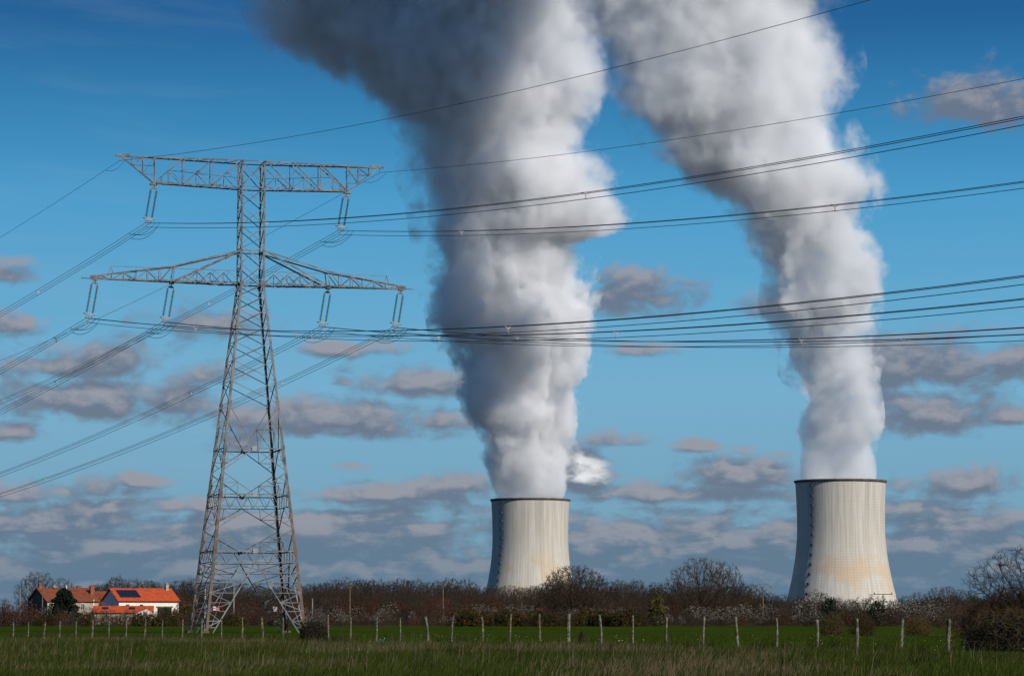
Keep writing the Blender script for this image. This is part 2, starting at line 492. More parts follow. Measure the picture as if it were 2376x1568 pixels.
def ico(sub):
    bm = bmesh.new(); bmesh.ops.create_icosphere(bm, subdivisions=sub, radius=1.0)
    bm.verts.ensure_lookup_table()
    v = np.array([x.co[:] for x in bm.verts]); f = np.array([[q.index for q in p.verts] for p in bm.faces])
    bm.free(); return v, f
ICO_V, ICO_F = ico(2)
def clouds_tex(name, size, depth=3):
    tx = bpy.data.textures.new(name, 'CLOUDS')
    tx.noise_scale = size; tx.noise_depth = depth; tx.noise_basis = 'ORIGINAL_PERLIN'
    return tx
def plume(name, rows, Y, dens, label, seed, voxel=6.0, hw_to_depth=0.85, maxdepth=95.0, drift=0.0):
    mat = volume_material('steam', rows, Y, dens, (0.974, 0.977, 0.983), hw_to_depth, maxdepth, drift, seed * 37.0)
    rng = random.Random(seed)
    V = []; Fc = []; n = 0
    def ball(c, r, sz=1.0):
        nonlocal n
        V.append(ICO_V * np.array((r, r, r * sz)) + np.array(c)); Fc.append(ICO_F + n); n += len(ICO_V)
    ys = [r_[0] for r_ in rows]
    ppm = F_PX / Y
    z = at(1188, max(ys), Y).z + 14.0
    ztop = at(1188, min(ys), Y).z - 20.0
    while z <= ztop:
        y = CY - F_PX * math.tan(math.atan2(z - CAM_Z, Y) - PITCH)
        xl = at(float(np.interp(-y, [-q for q in ys], [r_[1] for r_ in rows])), y, Y).x; xr = at(float(np.interp(-y, [-q for q in ys], [r_[2] for r_ in rows])), y, Y).x
        hw = (xr - xl) / 2; grow = 3.0 if z < 190 else (14.0 if z < 260 else 22.0)
        dep = min(hw * hw_to_depth, maxdepth) + grow
        hwg = hw + grow
        yc = Y + max((z - 143.0) * drift, -78.0)
        rad = min(dep, 34.0)
        k = max(6, int(2 * math.pi * max(hwg, dep) / 30))
        for i in range(k):
            a_ = 2 * math.pi * (i + rng.random() * 0.5) / k
            r_ = rad * rng.uniform(0.75, 1.0)
            ball(((xl + xr) / 2 + math.cos(a_) * (hwg - r_), yc + math.sin(a_) * (dep - r_), z + rng.uniform(-5, 5)), r_)
        nb = max(1, int(hwg / dep * 2))
        for i in range(nb):
            t_ = ((i + 0.5) / nb * 2 - 1) * max(0, hwg - dep)
            ball(((xl + xr) / 2 + t_, yc, z), dep * 0.86)
        z += 13.0
    me = np_mesh(name, np.concatenate(V), np.concatenate(Fc), 3)
    o = mesh_obj(name, me)
    md = o.modifiers.new('r', 'REMESH'); md.mode = 'VOXEL'; md.voxel_size = voxel
    for i, (size, strength) in enumerate(((40, 9),)):
        d = o.modifiers.new('d%d' % i, 'DISPLACE'); d.texture = clouds_tex('billow_%d' % i, size); d.texture_coords = 'GLOBAL'
        d.strength = strength; d.mid_level = 0.5
    md = o.modifiers.new('r2', 'REMESH'); md.mode = 'VOXEL'; md.voxel_size = voxel
    dg = bpy.context.evaluated_depsgraph_get()
    me2 = bpy.data.meshes.new_from_object(o.evaluated_get(dg))
    o.modifiers.clear(); o.data = me2
    bpy.data.meshes.remove(me)
    me2.materials.clear(); me2.materials.append(mat); me2.name = name
    me2.polygons.foreach_set('use_smooth', [True] * len(me2.polygons))
    print('plume', name, len(me2.polygons))
    return tag(o, label, 'steam plume', 'steam plumes over the cooling towers')
PL_L = [(1149, 1144, 1316), (1120, 1136, 1315), (1100, 1128, 1314), (1050, 1114, 1318), (1000, 1124, 1336), (975, 1096, 1342), (950, 1080, 1345), (900, 1068, 1343), (850, 1052, 1362),
        (800, 1040, 1370), (750, 1022, 1368), (700, 1020, 1366), (650, 1000, 1348), (600, 992, 1322), (562, 990, 1315), (545, 985, 1400), (510, 985, 1448), (470, 975, 1446), (430, 955, 1420), (390, 950, 1395),
        (350, 960, 1352), (300, 955, 1350), (250, 930, 1362), (200, 860, 1375), (160, 770, 1384), (135, 690, 1380), (100, 630, 1392), (50, 608, 1415), (0, 590, 1425), (-100, 540, 1420), (-250, 480, 1300)]
PL_R = [(1117, 1852, 2046), (1085, 1852, 2034), (1050, 1852, 2026), (1000, 1850, 2024), (950, 1848, 2018), (900, 1836, 2008), (850, 1815, 1996), (800, 1802, 2004), (750, 1796, 2014), (700, 1780, 2030), (650, 1768, 2022),
        (600, 1735, 2004), (550, 1700, 1994), (500, 1680, 2008), (450, 1600, 2008), (420, 1535, 1990), (380, 1510, 1955), (350, 1500, 1935), (300, 1430, 1900), (250, 1400, 1915), (200, 1395, 1945), (150, 1400, 1940),
        (100, 1390, 1905), (50, 1360, 1880), (0, 1330, 1915), (-60, 1290, 2010), (-120, 1270, 2150), (-230, 1260, 2160), (-300, 1270, 1960), (-750, 1250, 1940), (-900, 1350, 2100), (-1250, 1380, 2200)]  # rows above the frame are shaped to shade the left plume

plume('steam_plume', PL_L, T_LEFT_Y, 0.085, 'steam plume rising from the left cooling tower, spreading dark grey to the left', 3)
plume('steam_plume', PL_R, T_RIGHT_Y, 0.075, 'white steam plume leaning left as it rises from the right cooling tower', 8, drift=-0.28)  # forward drift chosen so its shadow clears the left tower

# ================================================================== lattice pylon
def steel_nodes(N, b):
    tcn = N.node('ShaderNodeTexCoord').outputs['Object']
    x, y, z = N.sep(tcn)
    n = N.noise(tcn, 0.9, 4.0, 0.6)
    c = N.mix(N.smooth(n, 0.35, 0.65), (0.095, 0.098, 0.10), (0.20, 0.203, 0.20))
    n2 = N.noise(tcn, 0.35, 3.0, 0.6)
    c = N.mix(N.m('MULTIPLY', N.smooth(n2, 0.54, 0.70), 0.25), c, (0.11, 0.085, 0.065))
    N.put(b.inputs['Base Color'], c)
def rusty_nodes(N, b):
    tcn = N.node('ShaderNodeTexCoord').outputs['Object']
    x, y, z = N.sep(tcn)
    n = N.noise(tcn, 0.8, 4.0, 0.6)
    rust = N.mix(N.smooth(n, 0.3, 0.7), (0.10, 0.060, 0.038), (0.14, 0.095, 0.064))
    grey = N.mix(N.smooth(n, 0.35, 0.65), (0.09, 0.09, 0.09), (0.18, 0.18, 0.175))
    f = N.m('MULTIPLY_ADD', N.m('SUBTRACT', n, 0.5), 20.0, z)
    N.put(b.inputs['Base Color'], N.mix(N.smooth(f, 8.0, 26.0), rust, grey))
M_STEEL = material('galvanised_steel', steel_nodes, 0.7, 0.3)
M_LEG = material('lichen_browned_steel', rusty_nodes, 0.75, 0.25)
M_PLATE = flat('pale_gusset_plate', (0.27, 0.27, 0.265), 0.6, 0.3, 0.15, 2.0)
M_WIRE = flat('weathered_cable', (0.03, 0.03, 0.032), 0.7, 0.3, 0.2, 2.0)
M_GLASS = flat('green_insulator_glass', (0.075, 0.135, 0.115), 0.25, 0.6, 0.2, 8.0)
M_FITTING = flat('brown_fitting_steel', (0.17, 0.115, 0.085), 0.6, 0.3, 0.3, 4.0)
M_RING = flat('grading_ring_metal', (0.36, 0.33, 0.31), 0.5, 0.4, 0.2, 4.0)

TH = R(15.9); PY = 347.0
pbase = at(573, 1465, PY); pbase.z = gz(pbase.x, PY) - 0.1
pylon = empty('transmission_pylon', pbase, 'tall grey steel lattice pylon with two long crossarms standing in the green field', 'pylon', None, TH)
PM = Matrix.Translation(pbase) @ Matrix.Rotation(TH, 4, 'Z')
def zy(y): return at(583, y, PY).z - pbase.z
Z_NECK, Z_ARM1T, Z_ARM2, Z_TOP = zy(660), zy(585), zy(438), zy(378)
B0, BN = 6.42, 1.56
def half(z):
    return B0 + (BN - B0) * min(z, Z_NECK) / Z_NECK
SG = [(-1, -1), (1, -1), (1, 1), (-1, 1)]
def cor(i, z):
    h = half(z); return Vector((SG[i][0] * h, SG[i][1] * h, z))
# legs: steel angles opening inwards
for i in range(4):
    mb = MB()
    zs = [0, zy(1280), zy(1043), Z_NECK, Z_TOP + 0.1]
    for a_, b_ in zip(zs[:-1], zs[1:]):
        w = 0.36 if b_ < Z_NECK - 1 else (0.30 if b_ <= Z_NECK + 0.01 else 0.22)
        mb.angle(cor(i, a_), cor(i, b_), w, (-SG[i][0], 0, 0), (0, -SG[i][1], 0), 0.05)
    for z in (zy(1280), zy(1150), zy(1043), zy(940), Z_NECK):      # splice plates
        p = cor(i, z)
        mb.box(p + Vector((0, -SG[i][1] * 0.22, 0)), (0.07, 0.4, 0.8)); mb.box(p + Vector((-SG[i][0] * 0.22, 0, 0)), (0.4, 0.07, 0.8))
    mb.box(cor(i, 0.1), (0.9, 0.9, 0.5))
    o = mb.build('leg', M_LEG, pylon)
    if i < 2: o['label'] = 'brown lichened leg'
# face bracing
zl = [zy(1455), zy(1440), zy(1418), zy(1398), zy(1376), zy(1352), zy(1330)]
zA, zB, zC, zD, zE, zF = zy(1306), zy(1280), zy(1177), zy(1150), zy(1044), zy(940)
nplates = []
for i in range(4):
    j = (i + 1) % 4
    A = lambda z, i=i: cor(i, z)
    Bf = lambda z, j=j: cor(j, z)
    nrm = Vector((SG[i][0] + SG[j][0], SG[i][1] + SG[j][1], 0)).normalized()
    mb = MB()
    def mid(z): return (A(z) + Bf(z)) / 2
    def lp(a_, b_, t): return a_ + (b_ - a_) * t
    MAIN, SEC, RED = 0.15, 0.105, 0.065
    # splayed feet: inverted V from the centre of the lowest belt
    apex = mid(zA)
    for side in (0, 1):
        L_ = A if side == 0 else Bf
        foot = L_(0.0) + (mid(0.0) - L_(0.0)).normalized() * 0.9
        mb.lbar(apex, foot, MAIN, nrm)
        prev = None
        for k, z in enumerate(zl):
            t = z / zA
            q = lp(foot, apex, t); l = L_(z)
            mb.lbar(l, q, SEC if k % 2 else RED + 0.02, nrm)
            m2 = (l + q) / 2
            if prev is not None:
                pl, pq = prev
                if k % 2: mb.lbar(pl, q, SEC, nrm); 
                else: mb.lbar(pq, l, SEC, nrm)
                mb.lbar((pl + pq) / 2, m2, RED, nrm)
            prev = (l, q)
        mb.lbar(prev[0], lp(foot, apex, 0.97), RED, nrm)
        mb.lbar(prev[1], L_(zA), SEC, nrm)
    # belts
    for z in (zA, zB, zC, zD, zE): mb.lbar(A(z), Bf(z), SEC if z in (zA, zC) else MAIN, nrm)
    for (za, zb, n) in ((zA, zB, 6), (zC, zD, 6)):
        for k in range(n):
            a0, a1 = lp(A(za), Bf(za), k / n), lp(A(za), Bf(za), (k + 1) / n)
            m_ = lp(A(zb), Bf(zb), (k + 0.5) / n)
            mb.lbar(a0, m_, RED, nrm); mb.lbar(m_, a1, RED, nrm)
    # diamonds between belts
    for (za, zb) in ((zB, zC), (zD, zE)):
        zm = (za + zb) / 2
        for L_ in (A, Bf):
            mb.lbar(mid(za), L_(zm), SEC, nrm); mb.lbar(L_(zm), mid(zb), SEC, nrm)
            for (z0, s) in ((za, 1), (zb, -1)):
                q = lp(mid(z0), L_(zm), 0.5)
                mb.lbar(q, L_(q.z), RED, nrm); mb.lbar(q, L_(z0), RED, nrm)
                q2 = lp(mid(z0), L_(zm), 0.75); mb.lbar(q2, L_(q.z), RED, nrm); mb.lbar(L_(z0) * 0.5 + mid(z0) * 0.5, q, RED, nrm)
    for L_ in (A, Bf):
        mb.lbar(mid(zE), L_(zF), SEC, nrm)
        q = lp(mid(zE), L_(zF), 0.5); mb.lbar(q, L_(q.z), RED, nrm); mb.lbar(q, L_(zE), RED, nrm); mb.lbar(L_(zE) * 0.5 + mid(zE) * 0.5, q, RED, nrm)
    # tapering upper body: crossed diagonals
    z = zF
    while z < Z_NECK - 0.6:
        h = half(z) * 0.78 + 0.35
        z2 = min(z + h, Z_NECK)
        if Z_NECK - z2 < 0.8: z2 = Z_NECK
        mb.lbar(A(z) + nrm * 0.04, Bf(z2) + nrm * 0.04, SEC * 0.9, nrm); mb.lbar(Bf(z) - nrm * 0.06, A(z2) - nrm * 0.06, SEC * 0.9, nrm)
        z = z2
    mb.lbar(A(Z_NECK), Bf(Z_NECK), MAIN, nrm)
    nn = 5
    for k in range(nn):
        z0 = Z_NECK + (Z_ARM2 - Z_NECK) * k / nn; z1 = Z_NECK + (Z_ARM2 - Z_NECK) * (k + 1) / nn
        mb.lbar(A(z0) + nrm * 0.03, Bf(z1) + nrm * 0.03, 0.10, nrm); mb.lbar(Bf(z0) - nrm * 0.05, A(z1) - nrm * 0.05, 0.10, nrm)
    mb.lbar(A(Z_ARM1T), Bf(Z_ARM1T), 0.13, nrm); mb.lbar(A(Z_ARM2), Bf(Z_ARM2), 0.14, nrm); mb.lbar(A(Z_TOP), Bf(Z_TOP), 0.14, nrm)
    mb.lbar(A(Z_ARM2), Bf(Z_TOP), 0.10, nrm); mb.lbar(Bf(Z_ARM2), A(Z_TOP), 0.10, nrm)
    mb.build('face_bracing', M_STEEL, pylon)
    for z in (zE, zD, zB):
        pm = MB(); pm.prism([mid(z) + nrm * 0.12 + nrm.cross(Vector((0, 0, 1))) * (sx * 0.3) + Vector((0, 0, sz * 0.28)) for sx, sz in ((-1, -1), (1, -1), (1, 1), (-1, 1))], nrm * 0.05)
        pm.build('gusset_plate', M_PLATE, pylon)
# crossarms
def lower_arm(s):
    mb = MB()
    X = lambda u, v, z: Vector((s * u, v, z))
    h = BN; ZB, ZT = Z_NECK, Z_ARM1T
    tip = 20.6; um = 10.2; zt_m = zy(626)
    vb = lambda u: h * (1 - (u - h) / (tip - h)) + 0.14
    zb = lambda u: ZB - 0.15 + 0.25 * (u - h) / (tip - h)
    zt = lambda u: zt_m + (ZB + 0.35 - zt_m) * (u - um) / (tip - um) if u > um else ZT + (zt_m - ZT) * (u - h) / (um - h)
    for v in (-1, 1):
        mb.lbar(X(h, v * h, ZB), X(tip, v * 0.14, zb(tip)), 0.20, Vector((0, v, 0)))
        mb.lbar(X(h, v * h, ZT), X(um, v * vb(um) * 0.85, zt_m), 0.17, Vector((0, v, 0)))
        mb.lbar(X(um, v * vb(um) * 0.85, zt_m), X(tip, v * 0.12, ZB + 0.35), 0.16, Vector((0, v, 0)))
        mb.lbar(X(h, v * h, ZT), X(um, v * vb(um), zb(um)), 0.19, Vector((0, v, 0)))
        mb.lbar(X(um, v * vb(um), zb(um)), X(um - 0.25, v * vb(um) * 0.85, zt_m), 0.12, Vector((0, v, 0)))
        # web inboard of the middle hanger (under the inner strut)
        us = np.linspace(h, um, 6)
        dz_ = lambda u: ZT + (zb(um) - ZT) * (u - h) / (um - h)
        for k in range(1, 5):
            u = us[k]; top = min(dz_(u), zy(632))
            mb.lbar(X(u, v * vb(u), zb(u)), X(u, v * vb(u), top), 0.08, Vector((0, v, 0)))
            if k < 4: mb.lbar(X(u, v * vb(u), top), X(us[k + 1], v * vb(us[k + 1]), zb(us[k + 1])), 0.085, Vector((0, v, 0)))
            mb.lbar(X(u, v * vb(u), top), X(us[k - 1], v * vb(us[k - 1]), zb(us[k - 1])), 0.085, Vector((0, v, 0)))
        # web outboard
        us = np.linspace(um, tip - 1.2, 7)
        for k in range(6):
            u0, u1 = us[k], us[k + 1]
            if k % 2: mb.lbar(X(u0, v * vb(u0), zb(u0)), X(u1, v * vb(u1) * .9, zt(u1)), 0.085, Vector((0, v, 0)))
            else: mb.lbar(X(u0, v * vb(u0) * .9, zt(u0)), X(u1, v * vb(u1), zb(u1)), 0.10, Vector((0, v, 0)))
            mb.lbar(X(u1, v * vb(u1), zb(u1)), X(u1, v * vb(u1) * .9, zt(u1)), 0.075, Vector((0, v, 0)))
        # hand line
    mb.bar(X(h, -h * .6, zy(631)), X(tip - 2.6, 0, zy(629)), 0.06)
    mb.bar(X(tip - 2.6, 0, zy(629)), X(tip - 2.3, 0, ZB + 0.5), 0.08); mb.bar(X(tip - 2.6, 0, zy(629)), X(tip - 2.9, 0, ZB + 0.9), 0.08)
    # plan bracing
    us = np.linspace(h, tip - 1, 9)
    for k in range(8):
        sgn = 1 if k % 2 else -1
        mb.lbar(X(us[k], sgn * vb(us[k]), zb(us[k])), X(us[k + 1], -sgn * vb(us[k + 1]), zb(us[k + 1])), 0.08, Vector((0, 0, -1)))
        mb.lbar(X(us[k], -vb(us[k]), zb(us[k])), X(us[k], vb(us[k]), zb(us[k])), 0.07, Vector((0, 0, -1)))
    mb.bar(X(tip - 0.3, 0, ZB + 0.1), X(tip + 1.1, 0, ZB + 0.1), 0.13)
    mb.box(X(tip - 0.7, 0, ZB + 0.35), (1.0, 0.3, 0.22))
    for u in (um, 19.9): mb.box(X(u, 0, zb(u) - 0.15), (0.6, 0.5, 0.22))
    return mb.build('crossarm', M_STEEL, pylon)
def upper_arm(s):
    mb = MB()
    X = lambda u, v, z: Vector((s * u, v, z))
    h = BN; um, tip = 12.6, 16.9
    vt = lambda u: h * (1 - (u - h) / (tip - h)) + 0.10
    vb = lambda u: h * (1 - (u - h) / (um + 1.0 - h)) + 0.12
    ZT = lambda u: Z_TOP + 0.1 * (u / tip); ZB = lambda u: Z_ARM2 + 0.15 * (u / um)
    us = np.linspace(h, um, 4)
    for v in (-1, 1):
        mb.lbar(X(h, v * h, ZT(h)), X(tip, v * 0.1, ZT(tip)), 0.18, Vector((0, v, 0)))
        mb.lbar(X(h, v * h, ZB(h)), X(um, v * vb(um), ZB(um)), 0.17, Vector((0, v, 0)))
        mb.lbar(X(um, v * vb(um), ZB(um)), X(tip, v * 0.1, ZT(tip)), 0.16, Vector((0, v, 0)))
        for k in range(4):
            if k: mb.lbar(X(us[k], v * vb(us[k]), ZB(us[k])), X(us[k], v * vt(us[k]), ZT(us[k])), 0.11, Vector((0, v, 0)))
            if k < 3:
                a_, b_ = X(us[k], v * vt(us[k]), ZT(us[k])), X(us[k + 1], v * vb(us[k + 1]), ZB(us[k + 1]))
                mb.lbar(a_, b_, 0.14, Vector((0, 0, -1)))
                m_ = (a_ + b_) / 2
                c = X(us[k], v * vb(us[k]), ZB(us[k])); e = X(us[k + 1], v * vt(us[k + 1]), ZT(us[k + 1]))
                mb.lbar(c, m_, 0.09, Vector((0, 0, -1)))
                um_ = abs(m_.x); mb.lbar(m_, X(um_, v * vb(um_), ZB(um_)), 0.07, Vector((0, v, 0)))
                q = (b_ + m_) / 2; uq = abs(q.x); mb.lbar(q, X(uq, v * vb(uq), ZB(uq)), 0.06, Vector((0, v, 0)))
        for t in (0.35, 0.68):
            a_ = X(um + (tip - um) * t, v * 0.2, ZB(um) + (ZT(tip) - ZB(um)) * t); u2 = um + (tip - um) * (t - 0.35)
            mb.lbar(a_, X(um, v * .3, a_.z), 0.05, Vector((0, v, 0))); mb.lbar(a_, X(abs(a_.x), v * vt(abs(a_.x)), ZT(abs(a_.x))), 0.08, Vector((0, v, 0))); mb.lbar(a_, X(u2, v * vt(u2), ZT(u2)), 0.07, Vector((0, v, 0)))
        mb.lbar(X(h, v * h, (Z_TOP + Z_ARM2) / 2 - .1), X(um - 2, v * .8, (Z_TOP + Z_ARM2) / 2 + .35), 0.055, Vector((0, v, 0)))
    for f, vf in ((ZT, vt), (ZB, vb)):
        uu = np.linspace(h, um, 7)
        for k in range(6):
            sg = 1 if k % 2 else -1
            mb.lbar(X(uu[k], sg * vf(uu[k]), f(uu[k])), X(uu[k + 1], -sg * vf(uu[k + 1]), f(uu[k + 1])), 0.07, Vector((0, 0, -1)))
            mb.lbar(X(uu[k], -vf(uu[k]), f(uu[k])), X(uu[k], vf(uu[k]), f(uu[k])), 0.07, Vector((0, 0, -1)))
    mb.box(X(um + 0.1, 0, ZB(um) - 0.12), (0.9, 0.5, 0.26)); mb.box(X(um - 1.4, -0.3, ZB(um) + 0.05), (2.2, 0.25, 0.3))
    mb.box(X(tip + 0.25, 0, ZT(tip) + 0.1), (0.8, 0.32, 0.26)); mb.box(X(tip - 0.7, 0, ZT(tip) + 0.22), (0.9, 0.3, 0.2)); mb.box(X(tip + 0.1, 0, ZT(tip) - 0.3), (0.12, 0.12, 0.7))
    return mb.build('crossarm', M_STEEL, pylon)
for s in (-1, 1):
    lower_arm(s); upper_arm(s)

# plates wired to the feet
def emissive_free(name, f, rough=0.6): return material(name, f, rough, 0.3)
def sign_nodes(N, b):
    x, y, z = N.sep(N.node('ShaderNodeTexCoord').outputs['Generated'])
    # red field to the right of a white margin with a red stripe, white lower corner
    red = N.m('MULTIPLY', N.m('GREATER_THAN', x, 0.40), N.m('GREATER_THAN', z, 0.12))
    red2 = N.m('MULTIPLY', N.m('LESS_THAN', x, 0.34), N.m('MULTIPLY', N.m('GREATER_THAN', z, 0.42), N.m('LESS_THAN', z, 0.62)))
    txt = N.m('MULTIPLY', N.m('MULTIPLY', N.m('GREATER_THAN', x, 0.5), N.m('LESS_THAN', x, 0.9)), N.m('MULTIPLY', N.m('GREATER_THAN', z, 0.40), N.m('LESS_THAN', z, 0.52)))
    c = N.mix(N.m('MAXIMUM', red, red2), (0.50, 0.49, 0.48), (0.33, 0.035, 0.03))
    c = N.mix(txt, c, (0.72, 0.5, 0.48))
    N.put(b.inputs['Base Color'], c)
M_SIGN = material('red_white_plate', sign_nodes, 0.5)
zs_ = zy(1411.5)
f0_ = cor(0, zs_); f1_ = cor(1, zs_)
sgn = MB(); q = f0_ + (f1_ - f0_).normalized() * 1.05 + Vector((0, -0.18, 0)); sgn.box(q, (0.8, 0.04, 0.5))
sgn.build('warning_sign', M_SIGN, pylon)
sgn = MB(); f2_ = cor(2, zs_); f3_ = cor(3, zs_)
q = f2_ + (f3_ - f2_).normalized() * 1.3 + Vector((0, -0.14, 0)); sgn.box(q, (0.6, 0.04, 0.62))
sgn.build('number_plate', M_PLATE, pylon)

# ---------------------------------------------------------------- insulator sets, conductors, earth wires
def insulator_proto():
    t = empty('insulator_string', (0, 0, 0))
    Ls = 3.55
    for sx in (-0.38, 0.38):
        mb = MB()
        n = 21
        for k in range(n):
            z = -0.62 - Ls * k / n
            mb.lathe([(0.03, z + 0.09), (0.06, z + 0.05), (0.165, z - 0.01), (0.165, z - 0.04), (0.03, z - 0.05)], 8, (sx, 0, 0))
        mb.tube([(sx, 0, -0.5), (sx, 0, -0.72 - Ls)], 0.035, 5)
        mb.build('disc_string', M_GLASS, t)
    mb = MB()
    mb.prism([(-0.46, -0.04, -0.42), (0.46, -0.04, -0.42), (0.2, -0.04, -0.16), (-0.2, -0.04, -0.16)], (0, 0.08, 0)); mb.bar((0, 0, 0.1), (0, 0, -0.2), 0.10)
    for sx in (-0.38, 0.38): mb.bar((sx, 0, -0.42), (sx, 0, -0.6), 0.07)
    mb.build('yoke_plate', M_FITTING, t)
    mb = MB()
    ring = [(0.74 * math.cos(a_), 0.42 * math.sin(a_), -4.33) for a_ in np.linspace(0, 2 * math.pi, 25)]
    mb.tube(ring, 0.055, 5, False); mb.bar((-0.5, 0, -4.38), (0.5, 0, -4.38), 0.12)
    mb.build('grading_ring', M_RING, t)
    mb = MB()
    for (x, zb) in ((-0.32, -4.85), (0.32, -4.85), (0.0, -5.4)):
        for d in (-0.05, 0.05): mb.bar((x + d, 0, -4.38), (x + d, 0, zb), 0.04)
        mb.box((x, 0, zb), (0.3, 0.12, 0.1))
    mb.build('suspension_clamp', M_FITTING, t)
    return t
IP = insulator_proto()
dR = (math.sin(R(151.58)), math.cos(R(151.58))); dL = (math.sin(R(-35.3)), math.cos(R(-35.3)))
SPAN_R, SAG_R, DZ_R = 437.7, 14.52, -2.61
SPAN_L, SAG_L, DZ_L = 462.5, 19.85, -6.87
SETS = [  # u along the arms, height of the hanger, label for the insulator, label for the conductors, spacer pixel columns (right, left)
    (-12.55, Z_ARM2 - 0.2, 'pair of green glass insulator strings under the left end of the upper crossarm', 'three black cables carried by the left end of the upper crossarm', (620, 1357), (88,)),
    (12.55, Z_ARM2 - 0.2, 'pair of green glass insulator strings under the right end of the upper crossarm', 'three black cables carried by the right end of the upper crossarm', (1072, 1935), (487, 5)),
    (-19.9, Z_NECK - 0.2, 'pair of green glass insulator strings under the left tip of the lower crossarm', 'three black cables carried by the left tip of the lower crossarm', (452, 1177), (131,)),
    (-10.2, Z_NECK - 0.4, 'pair of green glass insulator strings halfway along the left half of the lower crossarm', 'three black cables carried by the middle of the lower left crossarm', (684, 1424), (136,)),
    (10.2, Z_NECK - 0.4, 'pair of green glass insulator strings halfway along the right half of the lower crossarm', 'three black cables carried by the middle of the lower right crossarm', (1016, 1866), (443,)),
    (19.9, Z_NECK - 0.2, 'pair of green glass insulator strings under the right tip of the lower crossarm', 'three black cables carried by the right tip of the lower crossarm', (1203, 2100), (650, 105)),
]
def proj_x(p):
    d = p - Vector((0, 0, CAM_Z)); return CX + F_PX * d.x / (d.y * CP + d.z * SP)
def span_pt(p0, d, L, sag, dz, s):
    t = s / L
    return Vector((p0.x + d[0] * s, p0.y + d[1] * s, p0.z + dz * t - 4 * sag * t * (1 - t)))
SWING = R(9.0)
for i, (u, z, lab1, lab2, spr, spl) in enumerate(SETS):
    ins = IP if i == 0 else copy_tree(IP)
    ins.location = PM @ Vector((u, 0, z))
    ins.rotation_euler = (0, SWING, TH)
    tag(ins, lab1, 'insulator', 'insulator sets hanging from the pylon')
    bot = ins.location + Matrix.Rotation(TH, 3, 'Z') @ Vector((-math.sin(SWING) * 4.85, 0, -math.cos(SWING) * 4.85))
    cb = empty('conductor_bundle', bot, lab2, 'power cables', 'conductor bundles on the pylon')
    perp = Vector((math.cos(TH), math.sin(TH), 0))
    offs = [perp * -0.31, perp * 0.31, Vector((0, 0, -0.55))]
    for of in offs:
        mb = MB()
        left = [span_pt(of, dL, SPAN_L, SAG_L, DZ_L, s) for s in np.linspace(SPAN_L * .95, 0, 70)]
        right = [span_pt(of, dR, SPAN_R, SAG_R, DZ_R, s) for s in np.linspace(0, SPAN_R * .95, 70)][1:]
        mb.tube(left + right, 0.031, 4)
        mb.build('cable', M_WIRE, cb)
        # bypass loop under the clamp
        lp_ = MB()
        pl_, pr_ = span_pt(of, dL, SPAN_L, SAG_L, DZ_L, 4.6), span_pt(of, dR, SPAN_R, SAG_R, DZ_R, 3.4)
        pts = [pl_.lerp(pr_, t) + Vector((0, 0, -1.3 * 4 * t * (1 - t) * .55)) for t in np.linspace(0, 1, 11)]
        lp_.tube(pts, 0.03, 4); lp_.build('bypass_loop', M_WIRE, cb)
    def spacer(p, d):
        mb = MB()
        dv = Vector((d[0], d[1], 0)); n_ = Vector((0, 0, 1)).cross(dv)
        ctr = p + Vector((0, 0, -0.2))
        for of in offs:
            side = n_ if n_.dot(perp) > 0 else -n_
            e = p + (side * of.dot(perp) if abs(of.z) < 0.1 else of)
            mb.bar(ctr, e, 0.075); mb.bar(e - dv * 0.12, e + dv * 0.12, 0.10)
        mb.build('spacer', M_RING, cb)
    for pxs, d, L, sag, dz in ((spr, dR, SPAN_R, SAG_R, DZ_R), (spl, dL, SPAN_L, SAG_L, DZ_L)):
        for px in pxs:
            best = min(np.linspace(3, L * .9, 400), key=lambda s: abs(proj_x(bot + span_pt(Vector((0, 0, 0)), d, L, sag, dz, s)) - px))
            spacer(span_pt(Vector((0, 0, 0)), d, L, sag, dz, best), d)
for s, lab in ((-1, 'single thin earth wire running over the left end of the upper crossarm'), (1, 'single thin earth wire running over the right end of the upper crossarm')):
    p = PM @ Vector((s * 17.05, 0, Z_TOP - 0.5))
    mb = MB(); o0 = Vector((0, 0, 0))
    left = [span_pt(o0, dL, SPAN_L, SAG_L * .93, DZ_L, q) for q in np.linspace(SPAN_L * .95, 0, 70)]
    right = [span_pt(o0, dR, SPAN_R, SAG_R * .82, DZ_R, q) for q in np.linspace(0, SPAN_R * .95, 70)][1:]
    mb.tube(left + right, 0.026, 4)
    pl_, pr_ = span_pt(o0, dL, SPAN_L, SAG_L * .93, DZ_L, 4.0), span_pt(o0, dR, SPAN_R, SAG_R * .82, DZ_R, 2.0)
    mb.tube([pl_.lerp(pr_, t) + Vector((0, 0, -2.4 * t * (1 - t))) for t in np.linspace(0, 1, 9)], 0.022, 4)
    o = mb.build('earth_wire', M_WIRE); o.location = p
    tag(o, lab, 'earth wire', 'earth wires on the pylon')

